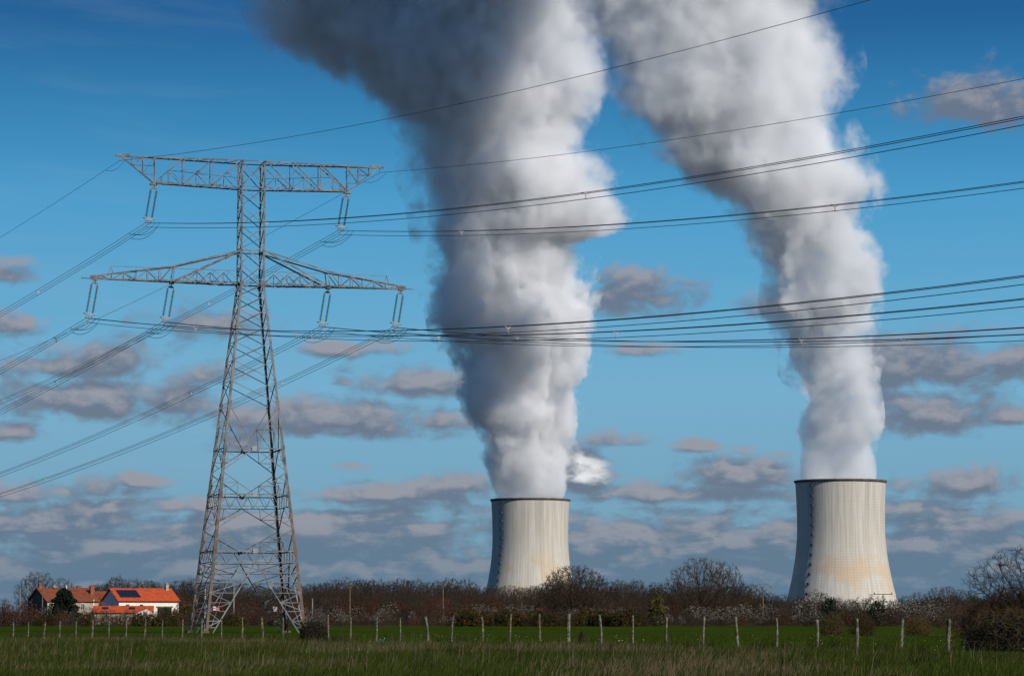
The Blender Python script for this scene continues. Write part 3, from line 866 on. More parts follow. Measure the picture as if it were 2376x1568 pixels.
# ================================================================== ground, grass, fence
def ground_nodes(N, b):
    p = N.node('ShaderNodeNewGeometry').outputs['Position']
    x, y, z = N.sep(p)
    n1 = N.noise(p, 0.10, 5.0, 0.6); n2 = N.noise(p, 1.6, 4.0, 0.65); n3 = N.noise(N.vm('MULTIPLY', p, (1.0, 0.35, 1.0)), 0.035, 3.0, 0.5)
    g = N.mix(N.smooth(n2, 0.3, 0.7), (0.016, 0.029, 0.0025), (0.029, 0.049, 0.0048))
    g = N.mix(N.m('MULTIPLY', N.smooth(n3, 0.42, 0.64), 0.5), g, (0.034, 0.049, 0.006))
    g = N.mix(N.m('MULTIPLY', N.smooth(n1, 0.56, 0.72), 0.5), g, (0.030, 0.028, 0.009))
    straw = N.mix(n2, (0.034, 0.028, 0.012), (0.055, 0.046, 0.020))
    # rough ungrazed strip on the near side of the fence
    fx = N.m('MULTIPLY_ADD', x, -1.72, 138.0)
    rough = N.smooth(N.m('ADD', N.m('SUBTRACT', fx, y), N.m('MULTIPLY_ADD', n1, 14.0, -7.0)), -2.0, 6.0)
    g = N.mix(N.m('MULTIPLY', rough, N.smooth(n1, 0.35, 0.6)), g, straw)
    wood = N.smooth(y, 555.0, 600.0)
    g = N.mix(wood, g, (0.045, 0.034, 0.020))
    N.put(b.inputs['Base Color'], g)
M_GROUND = material('pasture', ground_nodes, 1.0, 0.0)
ys_ = np.concatenate([np.linspace(-150, 60, 8), np.linspace(64, 230, 60), np.linspace(240, 700, 60), np.linspace(720, 2400, 50), np.array([3000, 4500, 7000, 12000, 20000, 40000.])])
xs_ = np.concatenate([np.array([-30000, -8000, -2500, -900, -400]), np.linspace(-250, 250, 101), np.array([400, 900, 2500, 8000, 30000.])])
gv = []; 
for y in ys_:
    for x in xs_:
        amp = 0.05 if 30 < y < 600 else 0.0
        gv.append((x, y, gz(x, y) + amp * mnoise.noise(Vector((x * 0.08, y * 0.08, 0.3))) * 2))
nx = len(xs_); gf = []
for j in range(len(ys_) - 1):
    for i in range(nx - 1):
        a_ = j * nx + i; gf += [a_, a_ + 1, a_ + nx + 1, a_ + nx]
ground = mesh_obj('ground', np_mesh('ground', np.array(gv), gf, 4), M_GROUND, None, True)
tag(ground, kind='structure')
# far wooded hills beyond the river
def hills_nodes(N, b):
    p = N.node('ShaderNodeNewGeometry').outputs['Position']
    n = N.noise(p, 0.02, 5.0, 0.65)
    N.put(b.inputs['Base Color'], N.mix(N.smooth(n, 0.35, 0.65), (0.030, 0.040, 0.045), (0.055, 0.065, 0.070)))  # bluish base colours paint distance haze onto the woods
M_HILL = material('wooded_hills', hills_nodes, 1.0, 0.0)
hv = []; hf = []
hx = np.linspace(-2600, 2600, 90); hyy = [6200, 6500, 6900, 7400, 8200, 9500]; hh = [0, .35, .75, 1.0, .7, 0]
for j, y in enumerate(hyy):
    for x in hx:
        top = 66 + 26 * mnoise.noise(Vector((x * 0.0012, 0.4, 2.0))) + 7 * mnoise.noise(Vector((x * 0.011, y * 0.004, 7)))
        hv.append((x * y / 6200, y, -37.5 + hh[j] * top))
for j in range(len(hyy) - 1):
    for i in range(len(hx) - 1):
        a_ = j * len(hx) + i; hf += [a_, a_ + 1, a_ + len(hx) + 1, a_ + len(hx)]
tag(mesh_obj('hills', np_mesh('hills', np.array(hv), hf, 4), M_HILL, None, True), kind='structure')

# fence line: straight, from the right foreground back to the far left
FENCE_R, FENCE_L = at(2200, 1512, 110.0), at(31, 1482, 202.0)
def fence_at(px):
    d = ray(px, 1480); k = d.x / d.y
    a_, b_ = FENCE_R, FENCE_L
    t = (k * a_.y - a_.x) / ((b_.x - a_.x) - k * (b_.y - a_.y))
    return a_.lerp(b_, t)
def fence_y(x):
    t = (x - FENCE_R.x) / (FENCE_L.x - FENCE_R.x)
    return FENCE_R.y + t * (FENCE_L.y - FENCE_R.y)

def blade_mesh(name, pts, h, w, lean, rng, head=None):
    """one bent blade (two stacked faces) per point"""
    n = len(pts)
    ang = rng.uniform(0, math.pi, n)
    ld = rng.normal(0.6, 0.9, n)                                # most blades lean down-wind, to the right
    dx = np.cos(ang) * w / 2; dy = np.sin(ang) * w / 2
    lx = np.cos(ld) * lean * h; ly = np.sin(ld) * lean * h
    b0 = np.stack([pts[:, 0] - dx, pts[:, 1] - dy, pts[:, 2]], 1); b1 = np.stack([pts[:, 0] + dx, pts[:, 1] + dy, pts[:, 2]], 1)
    m0 = np.stack([pts[:, 0] - dx * .7 + lx * .3, pts[:, 1] - dy * .7 + ly * .3, pts[:, 2] + h * .6], 1); m1 = np.stack([pts[:, 0] + dx * .7 + lx * .3, pts[:, 1] + dy * .7 + ly * .3, pts[:, 2] + h * .6], 1)
    t0 = np.stack([pts[:, 0] - dx * .15 + lx, pts[:, 1] - dy * .15 + ly, pts[:, 2] + h], 1); t1 = np.stack([pts[:, 0] + dx * .15 + lx, pts[:, 1] + dy * .15 + ly, pts[:, 2] + h], 1)
    V = np.stack([b0, b1, m0, m1, t0, t1], 1).reshape(-1, 3)
    base = (np.arange(n) * 6)[:, None]
    Fc = np.concatenate([base + np.array([[0, 1, 3, 2]]), base + np.array([[2, 3, 5, 4]])], 1).reshape(-1)
    return np_mesh(name, V, Fc, 4)
def scatter(rng, n, y0, y1, side):
    """points in the camera's wedge of the field; side -1 = this side of the fence, 1 = beyond"""
    y = y0 + (y1 - y0) * rng.random(n) ** 1.0
    x = (rng.random(n) * 2 - 1) * (y * 1188 / F_PX + 3)
    fy = FENCE_R.y + (x - FENCE_R.x) / (FENCE_L.x - FENCE_R.x) * (FENCE_L.y - FENCE_R.y)
    wv = np.array([mnoise.noise(Vector((q * .11, 3.3, 0.0))) * 3.0 + mnoise.noise(Vector((q * .5, 7.0, 0.0))) * 1.5 for q in x])
    keep = (y < fy + wv + rng.normal(0, 1.6, n)) if side < 0 else (y > fy - 0.5)
    x, y = x[keep], y[keep]
    z = np.interp(y, _gx, _gz) - 0.04
    return np.stack([x, y, z], 1)
def patchy(pts, scale, seed):
    return np.array([mnoise.noise(Vector((p[0] * scale, p[1] * scale * .5, seed))) for p in pts])
def grass_mat(name, a_, b_, c_):
    def f(N, b):
        p = N.node('ShaderNodeNewGeometry').outputs['Position']
        n = N.noise(p, 0.35, 3.0, 0.6); n2 = N.noise(p, 9.0, 1.0, 0.5)
        c = N.mix(N.smooth(n, 0.35, 0.65), a_, b_)
        c = N.mix(N.m('MULTIPLY', N.smooth(n2, 0.4, 0.7), 0.6), c, c_)
        N.put(b.inputs['Base Color'], c)
    return material(name, f, 0.9, 0.02)
M_GRASS = grass_mat('rough_grass', (0.017, 0.028, 0.003), (0.031, 0.045, 0.006), (0.050, 0.058, 0.013))
M_STRAW = grass_mat('dry_grass', (0.060, 0.045, 0.024), (0.105, 0.078, 0.044), (0.15, 0.115, 0.070))
M_PASTURE = grass_mat('short_grass', (0.017, 0.030, 0.0025), (0.030, 0.050, 0.0048), (0.046, 0.062, 0.009))
rg = np.random.default_rng(5)
pts = scatter(rg, 340000, 64, 205, -1)
pts = pts[rg.random(len(pts)) < np.clip(1.25 - (pts[:, 1] - 70) / 160, 0.35, 1)]
pn = np.array([mnoise.noise(Vector((p[0] * .12, p[1] * .05, 1.0))) for p in pts])
tag(mesh_obj('grass', blade_mesh('grass', pts, rg.uniform(0.16, 0.36, len(pts)) * (1 + .5 * pn), rg.uniform(.015, .03, len(pts)), rg.uniform(.1, .55, len(pts)), rg), M_GRASS), kind='stuff')
pts = scatter(rg, 230000, 64, 205, -1)
pn = np.array([mnoise.noise(Vector((p[0] * .10, p[1] * .045, 5.0))) + .55 * mnoise.noise(Vector((p[0] * .5, p[1] * .2, 9.0))) for p in pts])
fy = FENCE_R.y + (pts[:, 0] - FENCE_R.x) / (FENCE_L.x - FENCE_R.x) * (FENCE_L.y - FENCE_R.y)
strip = np.exp(-((fy - pts[:, 1] - 14) / 16) ** 2)               # thickest a little way in front of the fence
pts = pts[rg.random(len(pts)) < np.clip(-0.06 + .26 * strip + .80 * pn, 0.008, .75)]
tag(mesh_obj('dry_grass', blade_mesh('dry_grass', pts, rg.uniform(0.22, 0.50, len(pts)), rg.uniform(.012, .022, len(pts)), rg.uniform(.15, .6, len(pts)), rg), M_STRAW), kind='stuff')
pts = scatter(rg, 260000, 100, 330, 1)
pts = pts[rg.random(len(pts)) < np.clip(1.3 - (pts[:, 1] - 100) / 190, 0.2, 1)]
tag(mesh_obj('pasture_grass', blade_mesh('pasture_grass', pts, rg.uniform(0.08, 0.19, len(pts)), rg.uniform(.02, .04, len(pts)), rg.uniform(.1, .5, len(pts)), rg), M_PASTURE), kind='stuff')
# dark clumps of rank grass and dead stalks, mostly along the fence
cl = []
for k in range(130):
    if k % 3: 
        t = rg.random(); x = FENCE_R.x + t * (FENCE_L.x - FENCE_R.x) + rg.normal(0, .5); y = fence_y(x) + rg.normal(0, .7)
    else:
        y = rg.uniform(70, 130); x = rg.uniform(-1, 1) * y * .18
    m_ = int(rg.integers(25, 80)); r_ = rg.uniform(.12, .5)
    cl.append(np.stack([x + rg.normal(0, r_, m_), y + rg.normal(0, r_, m_), np.full(m_, gz(x, y) - .03)], 1))
cl = np.concatenate(cl)
tag(mesh_obj('tussock_grass', blade_mesh('tussock_grass', cl, rg.uniform(.3, .65, len(cl)), rg.uniform(.018, .035, len(cl)), rg.uniform(.1, .7, len(cl)), rg), grass_mat('rank_grass', (0.014, 0.020, 0.003), (0.028, 0.036, 0.006), (0.055, 0.050, 0.018))), kind='stuff')
ds = scatter(rg, 1500, 66, 150, -1)
tag(mesh_obj('dead_stalks', blade_mesh('dead_stalks', ds, rg.uniform(.4, .95, len(ds)), rg.uniform(.012, .02, len(ds)), rg.uniform(.05, .35, len(ds)), rg), grass_mat('dead_stalk', (0.05, 0.036, 0.02), (0.10, 0.075, 0.045), (0.17, 0.14, 0.09))), kind='stuff')
# flowers dotted in the pasture
pts = scatter(rg, 190, 105, 260, 1)
fl = MB()
for p in pts:
    r_ = rg.uniform(0.02, 0.045); fl.box((p[0], p[1], p[2] + .2), (r_, r_, r_))
def flower_nodes(N, b):
    n = N.noise(N.node('ShaderNodeNewGeometry').outputs['Position'], 0.2, 1.0)
    N.put(b.inputs['Base Color'], N.mix(N.smooth(n, .48, .52), (.45, .43, .36), (.40, .28, .02)))
tag(fl.build('meadow_flowers', material('flower_petals', flower_nodes, .8)), kind='stuff')

# posts -----------------------------------------------------------
def post_nodes(N, b):
    tcn = N.node('ShaderNodeTexCoord').outputs['Object']
    inf = N.node('ShaderNodeObjectInfo').outputs['Random']
    v = N.vm('ADD', tcn, N.xyz(N.m('MULTIPLY', inf, 40.0), 0.0, 0.0))
    grain = N.noise(N.vm('MULTIPLY', v, (22.0, 22.0, 2.0)), 1.0, 3.0, .6)
    lich = N.noise(v, 9.0, 3.0, .65)
    c = N.mix(N.smooth(grain, .3, .7), (.04, .035, .027), (.145, .125, .095))
    c = N.mix(N.smooth(lich, .50, .60), c, (.20, .19, .105))
    N.put(b.inputs['Base Color'], c)
M_POST = material('weathered_post', post_nodes, .95, .1)
POSTS = [  # px of foot, px of head, py of head, thickness factor, bend, label
    (31, 31, 1444, 1.0, 0, 'grey wooden fence post nearest the left edge of the photo'),
    (66, 66, 1443, .9, 0, 'thin grey fence post in front of the shaded end of the old farmhouse'),
    (100, 105, 1444, 1.0, 0, 'fence post leaning right, in front of the telegraph pole with a crossbar'),
    (137, 140, 1440, 1.1, 0, 'fence post leaning slightly right, in front of the dark conifer'),
    (175, 177, 1442, .9, 0, 'slim fence post in front of the cream farmhouse wall'),
    (213, 216, 1439, 1.1, 0, 'fence post leaning slightly right below the gap between farmhouse and barn'),
    (253, 253, 1440, 1.0, 0, 'dark upright fence post below the left skylight of the low annex'),
    (293, 293, 1439, .85, 0, 'thin upright fence post below the right skylight of the low annex'),
    (334, 338, 1438, 1.1, 0, 'fence post leaning right below the white gable of the low annex'),
    (376, 377, 1437, .95, 0, 'fence post below the dark opening in the barn wall'),
    (423, 424, 1437, .85, 0, 'thin fence post overlapping the far left foot of the pylon'),
    (467, 469, 1436, 1.0, 0, 'lichened fence post just left of the nearest pylon leg'),
    (514, 514, 1435, .8, 0, 'thin dark fence post overlapping the nearest pylon foot, below the red sign'),
    (563, 562, 1432, 1.1, 0, 'left one of two lichened fence posts under the middle of the pylon'),
    (610, 607, 1432, 1.15, .02, 'right one of two lichened fence posts under the middle of the pylon'),
    (658, 657, 1432, .9, 0, 'dark fence post beside the far pylon foot'),
    (709, 711, 1431, 1.0, 0, 'fence post half hidden at the left end of the bramble bush'),
    (763, 761, 1426, .9, 0, 'fence post rising from the right end of the bramble bush'),
    (814, 814, 1432, .9, 0, 'thin fence post, first to the right of the bramble bush'),
    (872, 874, 1431, 1.1, .02, 'fence post with blue twine tangled at its foot'),
    (929, 929, 1432, .75, 0, 'very thin straight fence post, next right of the one with blue twine'),
    (992, 987, 1431, 1.25, .05, 'pale fence post bent to the left at its head, below the red-leaved bush'),
    (1049, 1053, 1428, .9, -.04, 'dark slender fence post bowed to the right'),
    (1115, 1117, 1430, 1.15, .07, 'crooked fence post with a kink, left of the left cooling tower'),
    (1181, 1186, 1425, .85, 0, 'thin fence post leaning right, below the left half of the left tower'),
    (1252, 1252, 1425, 1.0, 0, 'straight grey fence post below the middle of the left cooling tower'),
    (1318, 1320, 1424, 1.75, 0, 'thick pale lichened fence post, the stoutest in the row'),
    (1393, 1391, 1427, 1.25, .03, 'fence post leaning left, first to the right of the stoutest post'),
    (1468, 1469, 1427, .95, 0, 'slim pale fence post right of the brown-leaved oak'),
    (1543, 1546, 1429, 1.0, .02, 'fence post leaning right, just left of the big bare oak'),
    (1629, 1634, 1430, .95, 0, 'fence post leaning right, directly below the big bare oak'),
    (1713, 1707, 1432, 1.25, 0, 'fence post leaning clearly left, right of the big bare oak'),
    (1800, 1802, 1436, 1.0, .02, 'knobbly fence post left of the right cooling tower'),
    (1892, 1896, 1437, 1.3, .03, 'leaning dark fence post with a loose wire, below the right tower ladder'),
    (1988, 1989, 1436, 1.2, 0, 'upright fence post below the right half of the right cooling tower'),
    (2089, 2094, 1436, 1.35, 0, 'stout fence post leaning right, below the right edge of the right tower'),
    (2198, 2202, 1436, 1.6, 0, 'rough lichened fence post nearest the dark thicket at right'),
]
prng = random.Random(11)
heads = []
for (pxf, pxh, pyh, th_, bend, lab) in POSTS:
    f = fence_at(pxf); f.z = gz(f.x, f.y)
    hd = at(pxh, pyh, f.y)
    L = hd.z - f.z
    rad = 0.050 * th_ + 0.004
    n = 9; pts = []; rs = []
    for k in range(n):
        t = k / (n - 1)
        wob = 0.02 * mnoise.noise(Vector((t * 3, pxf * .1, 0)))
        pts.append(Vector(((hd.x - f.x) * t + bend * math.sin(t * 3.1) * 1.6 + wob, 0.02 * math.sin(t * 5 + pxf), -0.25 + (L + 0.25) * t)))
        rs.append(rad * (1 + 0.18 * mnoise.noise(Vector((t * 6, pxf * .37, 3)))) * (1.06 - .16 * t))
    mb = MB(); mb.tube(pts, rs, 7)
    me = mb.mesh('fence_post')
    for v in me.vertices: v.co += Vector((mnoise.noise(v.co * 14 + Vector((pxf, 0, 0))), mnoise.noise(v.co * 14 + Vector((0, pxf, 0))), 0)) * rad * .25
    nt = len(me.vertices)
    for v in list(me.vertices)[nt - 7:]: v.co.z += prng.uniform(-.05, .06)       # split, uneven head
    o = mesh_obj('fence_post', me, M_POST); o.location = f
    tag(o, lab, 'fence post', 'wooden posts of the field fence')
    heads.append((f, hd))
for hfrac, lab in ((0.86, 'thin upper wire of the field fence'), (0.5, 'thin lower wire of the field fence')):
    mb = MB(); mb.tube([f.lerp(h, hfrac) + Vector((0, -0.075, 0)) for f, h in heads], 0.0035, 3)
    tag(mb.build('fence_wire', M_WIRE), lab, 'fence wire', 'wires of the field fence')
M_TWINE = flat('blue_twine', (0.10, 0.30, 0.62), .6)
mb = MB(); f = fence_at(876); tr = random.Random(2)
for k in range(5):
    p = Vector((f.x + .05 + tr.uniform(-.1, .3), f.y - .15, gz(f.x, f.y) + .12)); pts = [p.copy()]
    for q in range(6): p = p + Vector((tr.uniform(-.06, .1), tr.uniform(-.05, .05), tr.uniform(-.07, .08))); pts.append(p.copy())
    mb.tube(pts, .012, 4)
tag(mb.build('baler_twine', M_TWINE), 'tangle of blue twine at the foot of a fence post', 'twine')

# ================================================================== trees, shrubs
def grow(rng, attract, base_pts, D, kill, max_nodes=5000, trunk=None):
    """space colonisation: branches grow towards the attractor points; returns nodes and parents"""
    nodes = [np.array(p, float) for p in base_pts]; par = [-1] * len(nodes)
    if trunk is not None:
        for p in trunk:
            nodes.append(np.array(p, float)); par.append(len(nodes) - 2)
    A = attract.copy(); N = np.array(nodes)
    d2 = ((A[:, None, :] - N[None]) ** 2).sum(2); near = d2.argmin(1); dist = np.sqrt(d2.min(1))
    for it in range(160):
        if len(A) == 0 or len(nodes) > max_nodes: break
        srt = np.unique(near)
        newp = []; newpar = []
        for k in srt:
            sel = A[near == k] - nodes[k]
            v = (sel / np.linalg.norm(sel, axis=1, keepdims=True)).sum(0)
            l = np.linalg.norm(v)
            if l < 1e-6: continue
            v = v / l + rng.normal(0, 0.16, 3)
            v /= np.linalg.norm(v)
            newp.append(nodes[k] + v * D); newpar.append(k)
        if not newp: break
        start = len(nodes)
        nodes += newp; par += list(newpar)
        P = np.array(newp)
        dn = np.sqrt(((A[:, None, :] - P[None]) ** 2).sum(2)); j = dn.argmin(1); dm = dn.min(1)
        upd = dm < dist
        near[upd] = start + j[upd]; dist[upd] = dm[upd]
        keep = dist > kill
        # attractors that made no progress are dropped now and then
        if it > 100: keep &= rng.random(len(A)) > 0.1
        A, near, dist = A[keep], near[keep], dist[keep]
    return np.array(nodes), np.array(par)
def pipe_radii(nodes, par, rmin, exp=2.25):
    n = len(nodes); w = np.zeros(n); kids = np.zeros(n, int)
    for i in range(n):
        if par[i] >= 0: kids[par[i]] += 1
    w[kids == 0] = rmin ** exp
    for i in range(n - 1, -1, -1):
        if w[i] == 0: w[i] = rmin ** exp
        if par[i] >= 0: w[par[i]] += w[i]
    return w ** (1 / exp), kids
def prisms(P, Q, r0, r1, k=3):
    """k-sided tapered sticks"""
    P, Q = np.asarray(P), np.asarray(Q); n = len(P)
    d = Q - P; d /= np.maximum(np.linalg.norm(d, axis=1, keepdims=True), 1e-6)
    ref = np.where(np.abs(d[:, 2:3]) < 0.9, np.array([[0, 0, 1.0]]), np.array([[1.0, 0, 0]]))
    a_ = np.cross(d, ref); a_ /= np.linalg.norm(a_, axis=1, keepdims=True); b_ = np.cross(d, a_)
    vs = []
    for c, r_ in ((P, r0), (Q, r1)):
        for i in range(k):
            t = 2 * math.pi * i / k
            vs.append(c + (a_ * math.cos(t) + b_ * math.sin(t)) * np.asarray(r_)[:, None])
    V = np.stack(vs, 1).reshape(-1, 3)
    base = (np.arange(n) * 2 * k)[:, None]
    F_ = np.concatenate([base + np.array([[i, (i + 1) % k, k + (i + 1) % k, k + i]]) for i in range(k)], 1).reshape(-1, 4)
    return V, F_
def join(parts):
    V = []; F_ = []; o = 0
    for v, f in parts:
        V.append(v); F_.append(f + o); o += len(v)
    return np.concatenate(V), np.concatenate(F_)
def twig_sprays(rng, tips, dirs, count, length, r, up=0.25):
    """fine twigs fanning out from branch ends"""
    n = len(tips)
    P = np.repeat(tips, count, 0); dd = np.repeat(dirs, count, 0)
    v = dd + rng.normal(0, 0.65, P.shape); v[:, 2] += up
    v /= np.linalg.norm(v, axis=1, keepdims=True)
    L = rng.uniform(.4, 1.0, (len(P), 1)) * length
    M = P + v * L * .5
    v2 = v + rng.normal(0, 0.3, P.shape); Q = M + v2 * L * .55
    # side twiglets
    v3 = v + rng.normal(0, 0.8, P.shape); v3[:, 2] += up; S = M + v3 * L * .4
    rr = np.full(len(P), r)
    return [prisms(P, M, rr, rr * .8), prisms(M, Q, rr * .8, rr * .4), prisms(M, S, rr * .7, rr * .4)], np.concatenate([Q, S, M])
def leaf_quads(rng, C, size, droop=0.0):
    n = len(C)
    a_ = rng.normal(size=(n, 3)); a_ /= np.linalg.norm(a_, axis=1, keepdims=True)
    b_ = rng.normal(size=(n, 3)); b_ -= a_ * (a_ * b_).sum(1, keepdims=True); b_ /= np.linalg.norm(b_, axis=1, keepdims=True)
    s = size * rng.uniform(.6, 1.3, (n, 1))
    V = np.stack([C - a_ * s, C + b_ * s * .55, C + a_ * s, C - b_ * s * .55], 1).reshape(-1, 3)
    F_ = np.arange(n * 4).reshape(-1, 4)
    return V, F_

def bark_nodes(lo, hi):
    def f(N, b):
        p = N.node('ShaderNodeTexCoord').outputs['Object']
        inf = N.node('ShaderNodeObjectInfo').outputs['Random']
        n = N.noise(p, 1.3, 3.0, .6)
        c = N.mix(N.smooth(n, .3, .7), lo, hi)
        c = N.mix(1.0, c, N.ramp(inf, [(0, (.55, .56, .60)), (.5, (1, .93, .86)), (1, (1.5, 1.32, 1.15))]), 'MULTIPLY')
        N.put(b.inputs['Base Color'], c)
    return f
def mixed_nodes(cols, scale):
    def f(N, b):
        p = N.node('ShaderNodeTexCoord').outputs['Object']
        inf = N.node('ShaderNodeObjectInfo').outputs['Random']
        n = N.noise(N.vm('ADD', p, N.xyz(N.m('MULTIPLY', inf, 30.0), 0.0, 0.0)), scale, 4.0, .65)
        c = N.ramp(n, [(0.25 + 0.5 * i / max(1, len(cols) - 1), cc) for i, cc in enumerate(cols)])
        c = N.mix(1.0, c, N.ramp(inf, [(0, (.8, .82, .85)), (1, (1.15, 1.08, 1.0))]), 'MULTIPLY')
        N.put(b.inputs['Base Color'], c)
    return f
M_BARK = material('oak_bark', bark_nodes((.016, .013, .010), (.034, .028, .021)), .95, .1)
M_TWIG = material('bare_twigs', bark_nodes((.030, .023, .017), (.055, .042, .031)), .95, .1)
M_TWIG_RED = material('reddish_twigs', bark_nodes((.038, .020, .012), (.062, .033, .019)), .95, .1)
M_TWIG_OLIVE = material('olive_twigs', bark_nodes((.050, .038, .014), (.085, .062, .024)), .95, .1)
M_BROWNLEAF = material('clinging_brown_leaves', mixed_nodes([(.032, .016, .008), (.055, .027, .013), (.085, .040, .019)], 1.2), .8, .2)
M_REDLEAF = material('russet_leaves', mixed_nodes([(.055, .017, .009), (.095, .032, .016), (.14, .055, .028)], 1.2), .8, .2)
M_BLOSSOM = material('white_blossom', mixed_nodes([(.11, .10, .075), (.20, .185, .145), (.33, .31, .255)], 2.0), .9, .1)
M_GORSE = material('gorse_spines', mixed_nodes([(.018, .020, .006), (.030, .032, .010), (.050, .042, .012)], 1.0), .9, .1)
M_GORSEFLOWER = material('gorse_flowers', mixed_nodes([(.075, .030, .004), (.13, .052, .006), (.20, .085, .010)], 2.0), .8, .2)
M_IVY = material('dark_evergreen_leaves', mixed_nodes([(.010, .016, .007), (.018, .028, .010), (.032, .042, .014)], 1.5), .6, .3)
M_MISTLE = material('yellowish_leaves', mixed_nodes([(.035, .038, .008), (.075, .062, .010), (.16, .11, .014)], 1.0), .8, .2)
M_CONIFER = material('conifer_needles', mixed_nodes([(.006, .009, .006), (.010, .015, .009), (.018, .024, .012)], 1.0), .9, .1)
M_BRAMBLE = material('bramble_leaves', mixed_nodes([(.010, .010, .006), (.018, .016, .009), (.035, .026, .014)], 2.0), .8, .2)

def envelope(rng, n, H, W, z0, shape):
    out = []
    while len(out) < n:
        p = rng.uniform(-1, 1, 3)
        z = (p[2] + 1) / 2
        if shape == 'round': lim = math.sqrt(max(0, 1 - (2 * z - .82) ** 2 / 1.42)) if z > .02 else 0
        elif shape == 'tall': lim = (.35 + .65 * math.sin(min(1, z * 1.15 + .1) * math.pi * .55)) * (1 if z < .75 else math.sqrt(max(0, 1 - ((z - .75) / .26) ** 2)))
        else: lim = math.sqrt(max(0, 1 - z ** 2)) * (.8 + .2 * z)
        lim *= 1 + 0.22 * mnoise.noise(Vector((p[0] * 2.2, p[1] * 2.2, z * 2.5 + rng.integers(0, 1) + H)))
        r_ = math.hypot(p[0], p[1])
        if r_ < lim and rng.random() < .35 + .65 * (r_ / max(lim, .01)) ** 1.0:
            out.append((p[0] * W / 2, p[1] * W / 2, z0 + z * (H - z0)))
    return np.array(out)

def tree_parts(seed, H, W, z0, shape, n_att, D, kill, rmin, split_r, twig_n, twig_l, twig_r, trunk_h=None, lean=0.0, pexp=2.25):
    rng = np.random.default_rng(seed)
    th_ = trunk_h or z0
    tr = [(lean * k / 4 + rng.normal(0, .05), rng.normal(0, .05), th_ * k / 4) for k in range(1, 5)]
    att = envelope(rng, n_att, H, W, z0, shape)
    nodes, par = grow(rng, att, [(0, 0, -0.3)], D, kill, 6000, tr)
    rad, kids = pipe_radii(nodes, par, rmin, pexp)
    i = np.arange(len(nodes))[par >= 0]; p = par[i]
    r1 = rad[i]; r0 = np.minimum(rad[p], r1 * 1.35)
    thick = r1 > split_r
    trunk = prisms(nodes[p[thick]], nodes[i[thick]], r0[thick], r1[thick], 6)
    thin = ~thick
    parts = [prisms(nodes[p[thin]], nodes[i[thin]], r0[thin], r1[thin], 3)]
    tips = np.where((kids <= 1) & (par >= 0) & (rad < rmin * 2.6))[0]
    dirs = nodes[tips] - nodes[par[tips]]; dirs /= np.linalg.norm(dirs, axis=1, keepdims=True)
    ends = nodes[tips]
    if twig_n:
        sp, ends = twig_sprays(rng, nodes[tips], dirs, twig_n, twig_l, twig_r)
        parts += sp
    return trunk, join(parts), ends, rng

def build_tree(name, trunk, crown, mats, leaves=None, leafname='foliage'):
    t = empty(name, (0, 0, 0))
    if trunk is not None: mesh_obj('trunk', np_mesh('trunk', trunk[0], trunk[1], 4), mats[0], t)
    c = mesh_obj('crown', np_mesh('crown', crown[0], crown[1], 4), mats[1], t)
    if leaves is not None: mesh_obj(leafname, np_mesh(leafname, leaves[0], leaves[1], 4), mats[2], t)
    return t
PROTO_USED = set()
def plant(proto, px, Y, h_scale, w_scale, rz, label, cat, group, z=None):
    """stand a copy of proto at pixel column px, depth Y"""
    if proto.name in PROTO_USED: o = copy_tree(proto)
    else: o = proto; PROTO_USED.add(proto.name)
    p = at(px, 1440, Y)
    o.location = (p.x, Y, gz(p.x, Y) if z is None else z)
    o.scale = (w_scale, w_scale, h_scale); o.rotation_euler = (0, 0, rz)
    return tag(o, label, cat, group)
def top_h(py, Y):                                 # height above the ground there of something whose head is at row py
    return at(1188, py, Y).z - gz(0, Y)

ZONES = [(60, 'at the left edge of the photo'), (215, 'beside the old farmhouse'), (410, 'by the orange barn'), (720, 'behind the pylon'), (930, 'just right of the pylon'),
         (1130, 'left of the left cooling tower'), (1330, 'before the left cooling tower'), (1540, 'between the two oaks'), (1730, 'around the big bare oak'),
         (1840, 'left of the right cooling tower'), (2080, 'before the right cooling tower'), (3000, 'right of the right cooling tower')]
def zone(px):
    for lim, n in ZONES:
        if px < lim: return n
pr = random.Random(77)

# --- single trees -------------------------------------------------
# big bare oak (650 m)
T, C_, e, rg_ = tree_parts(21, 15.6, 19.0, 2.2, 'round', 2000, .38, .66, .024, .10, 3, 1.0, .017, pexp=2.08)
oak = build_tree('oak_tree', T, C_, (M_BARK, M_TWIG))
plant(oak, 1628, 650, top_h(1287, 650) / 15.9, .86, 0.4, 'big round bare oak standing alone above the hedge, dark limbs against the sky', 'tree', None)
T, C_, e, rg_ = tree_parts(22, 13.0, 11.0, 3.0, 'round', 1000, .38, .66, .024, .10, 3, 1.0, .017, lean=1.0, pexp=2.08)
oak2 = build_tree('oak_tree', T, C_, (M_BARK, M_TWIG))
plant(oak2, 1676, 672, top_h(1298, 672) / 13.2, 1.05, 1.4, 'smaller bare oak leaning out from the right side of the big bare oak', 'tree', None)
# oak that keeps its brown leaves, before the left tower
T, C_, e, rg_ = tree_parts(23, 13.5, 17.5, 2.0, 'round', 2200, .38, .66, .026, .10, 3, 1.0, .020)
lv = leaf_quads(rg_, e[rg_.random(len(e)) < .28], .15)
oak3 = build_tree('oak_tree', T, C_, (M_BARK, M_TWIG, M_BROWNLEAF), lv)
plant(oak3, 1332, 650, top_h(1308, 650) / 13.8, .98, 0.0, 'oak with brown leaves still clinging, overlapping the right foot of the left cooling tower', 'tree', None)
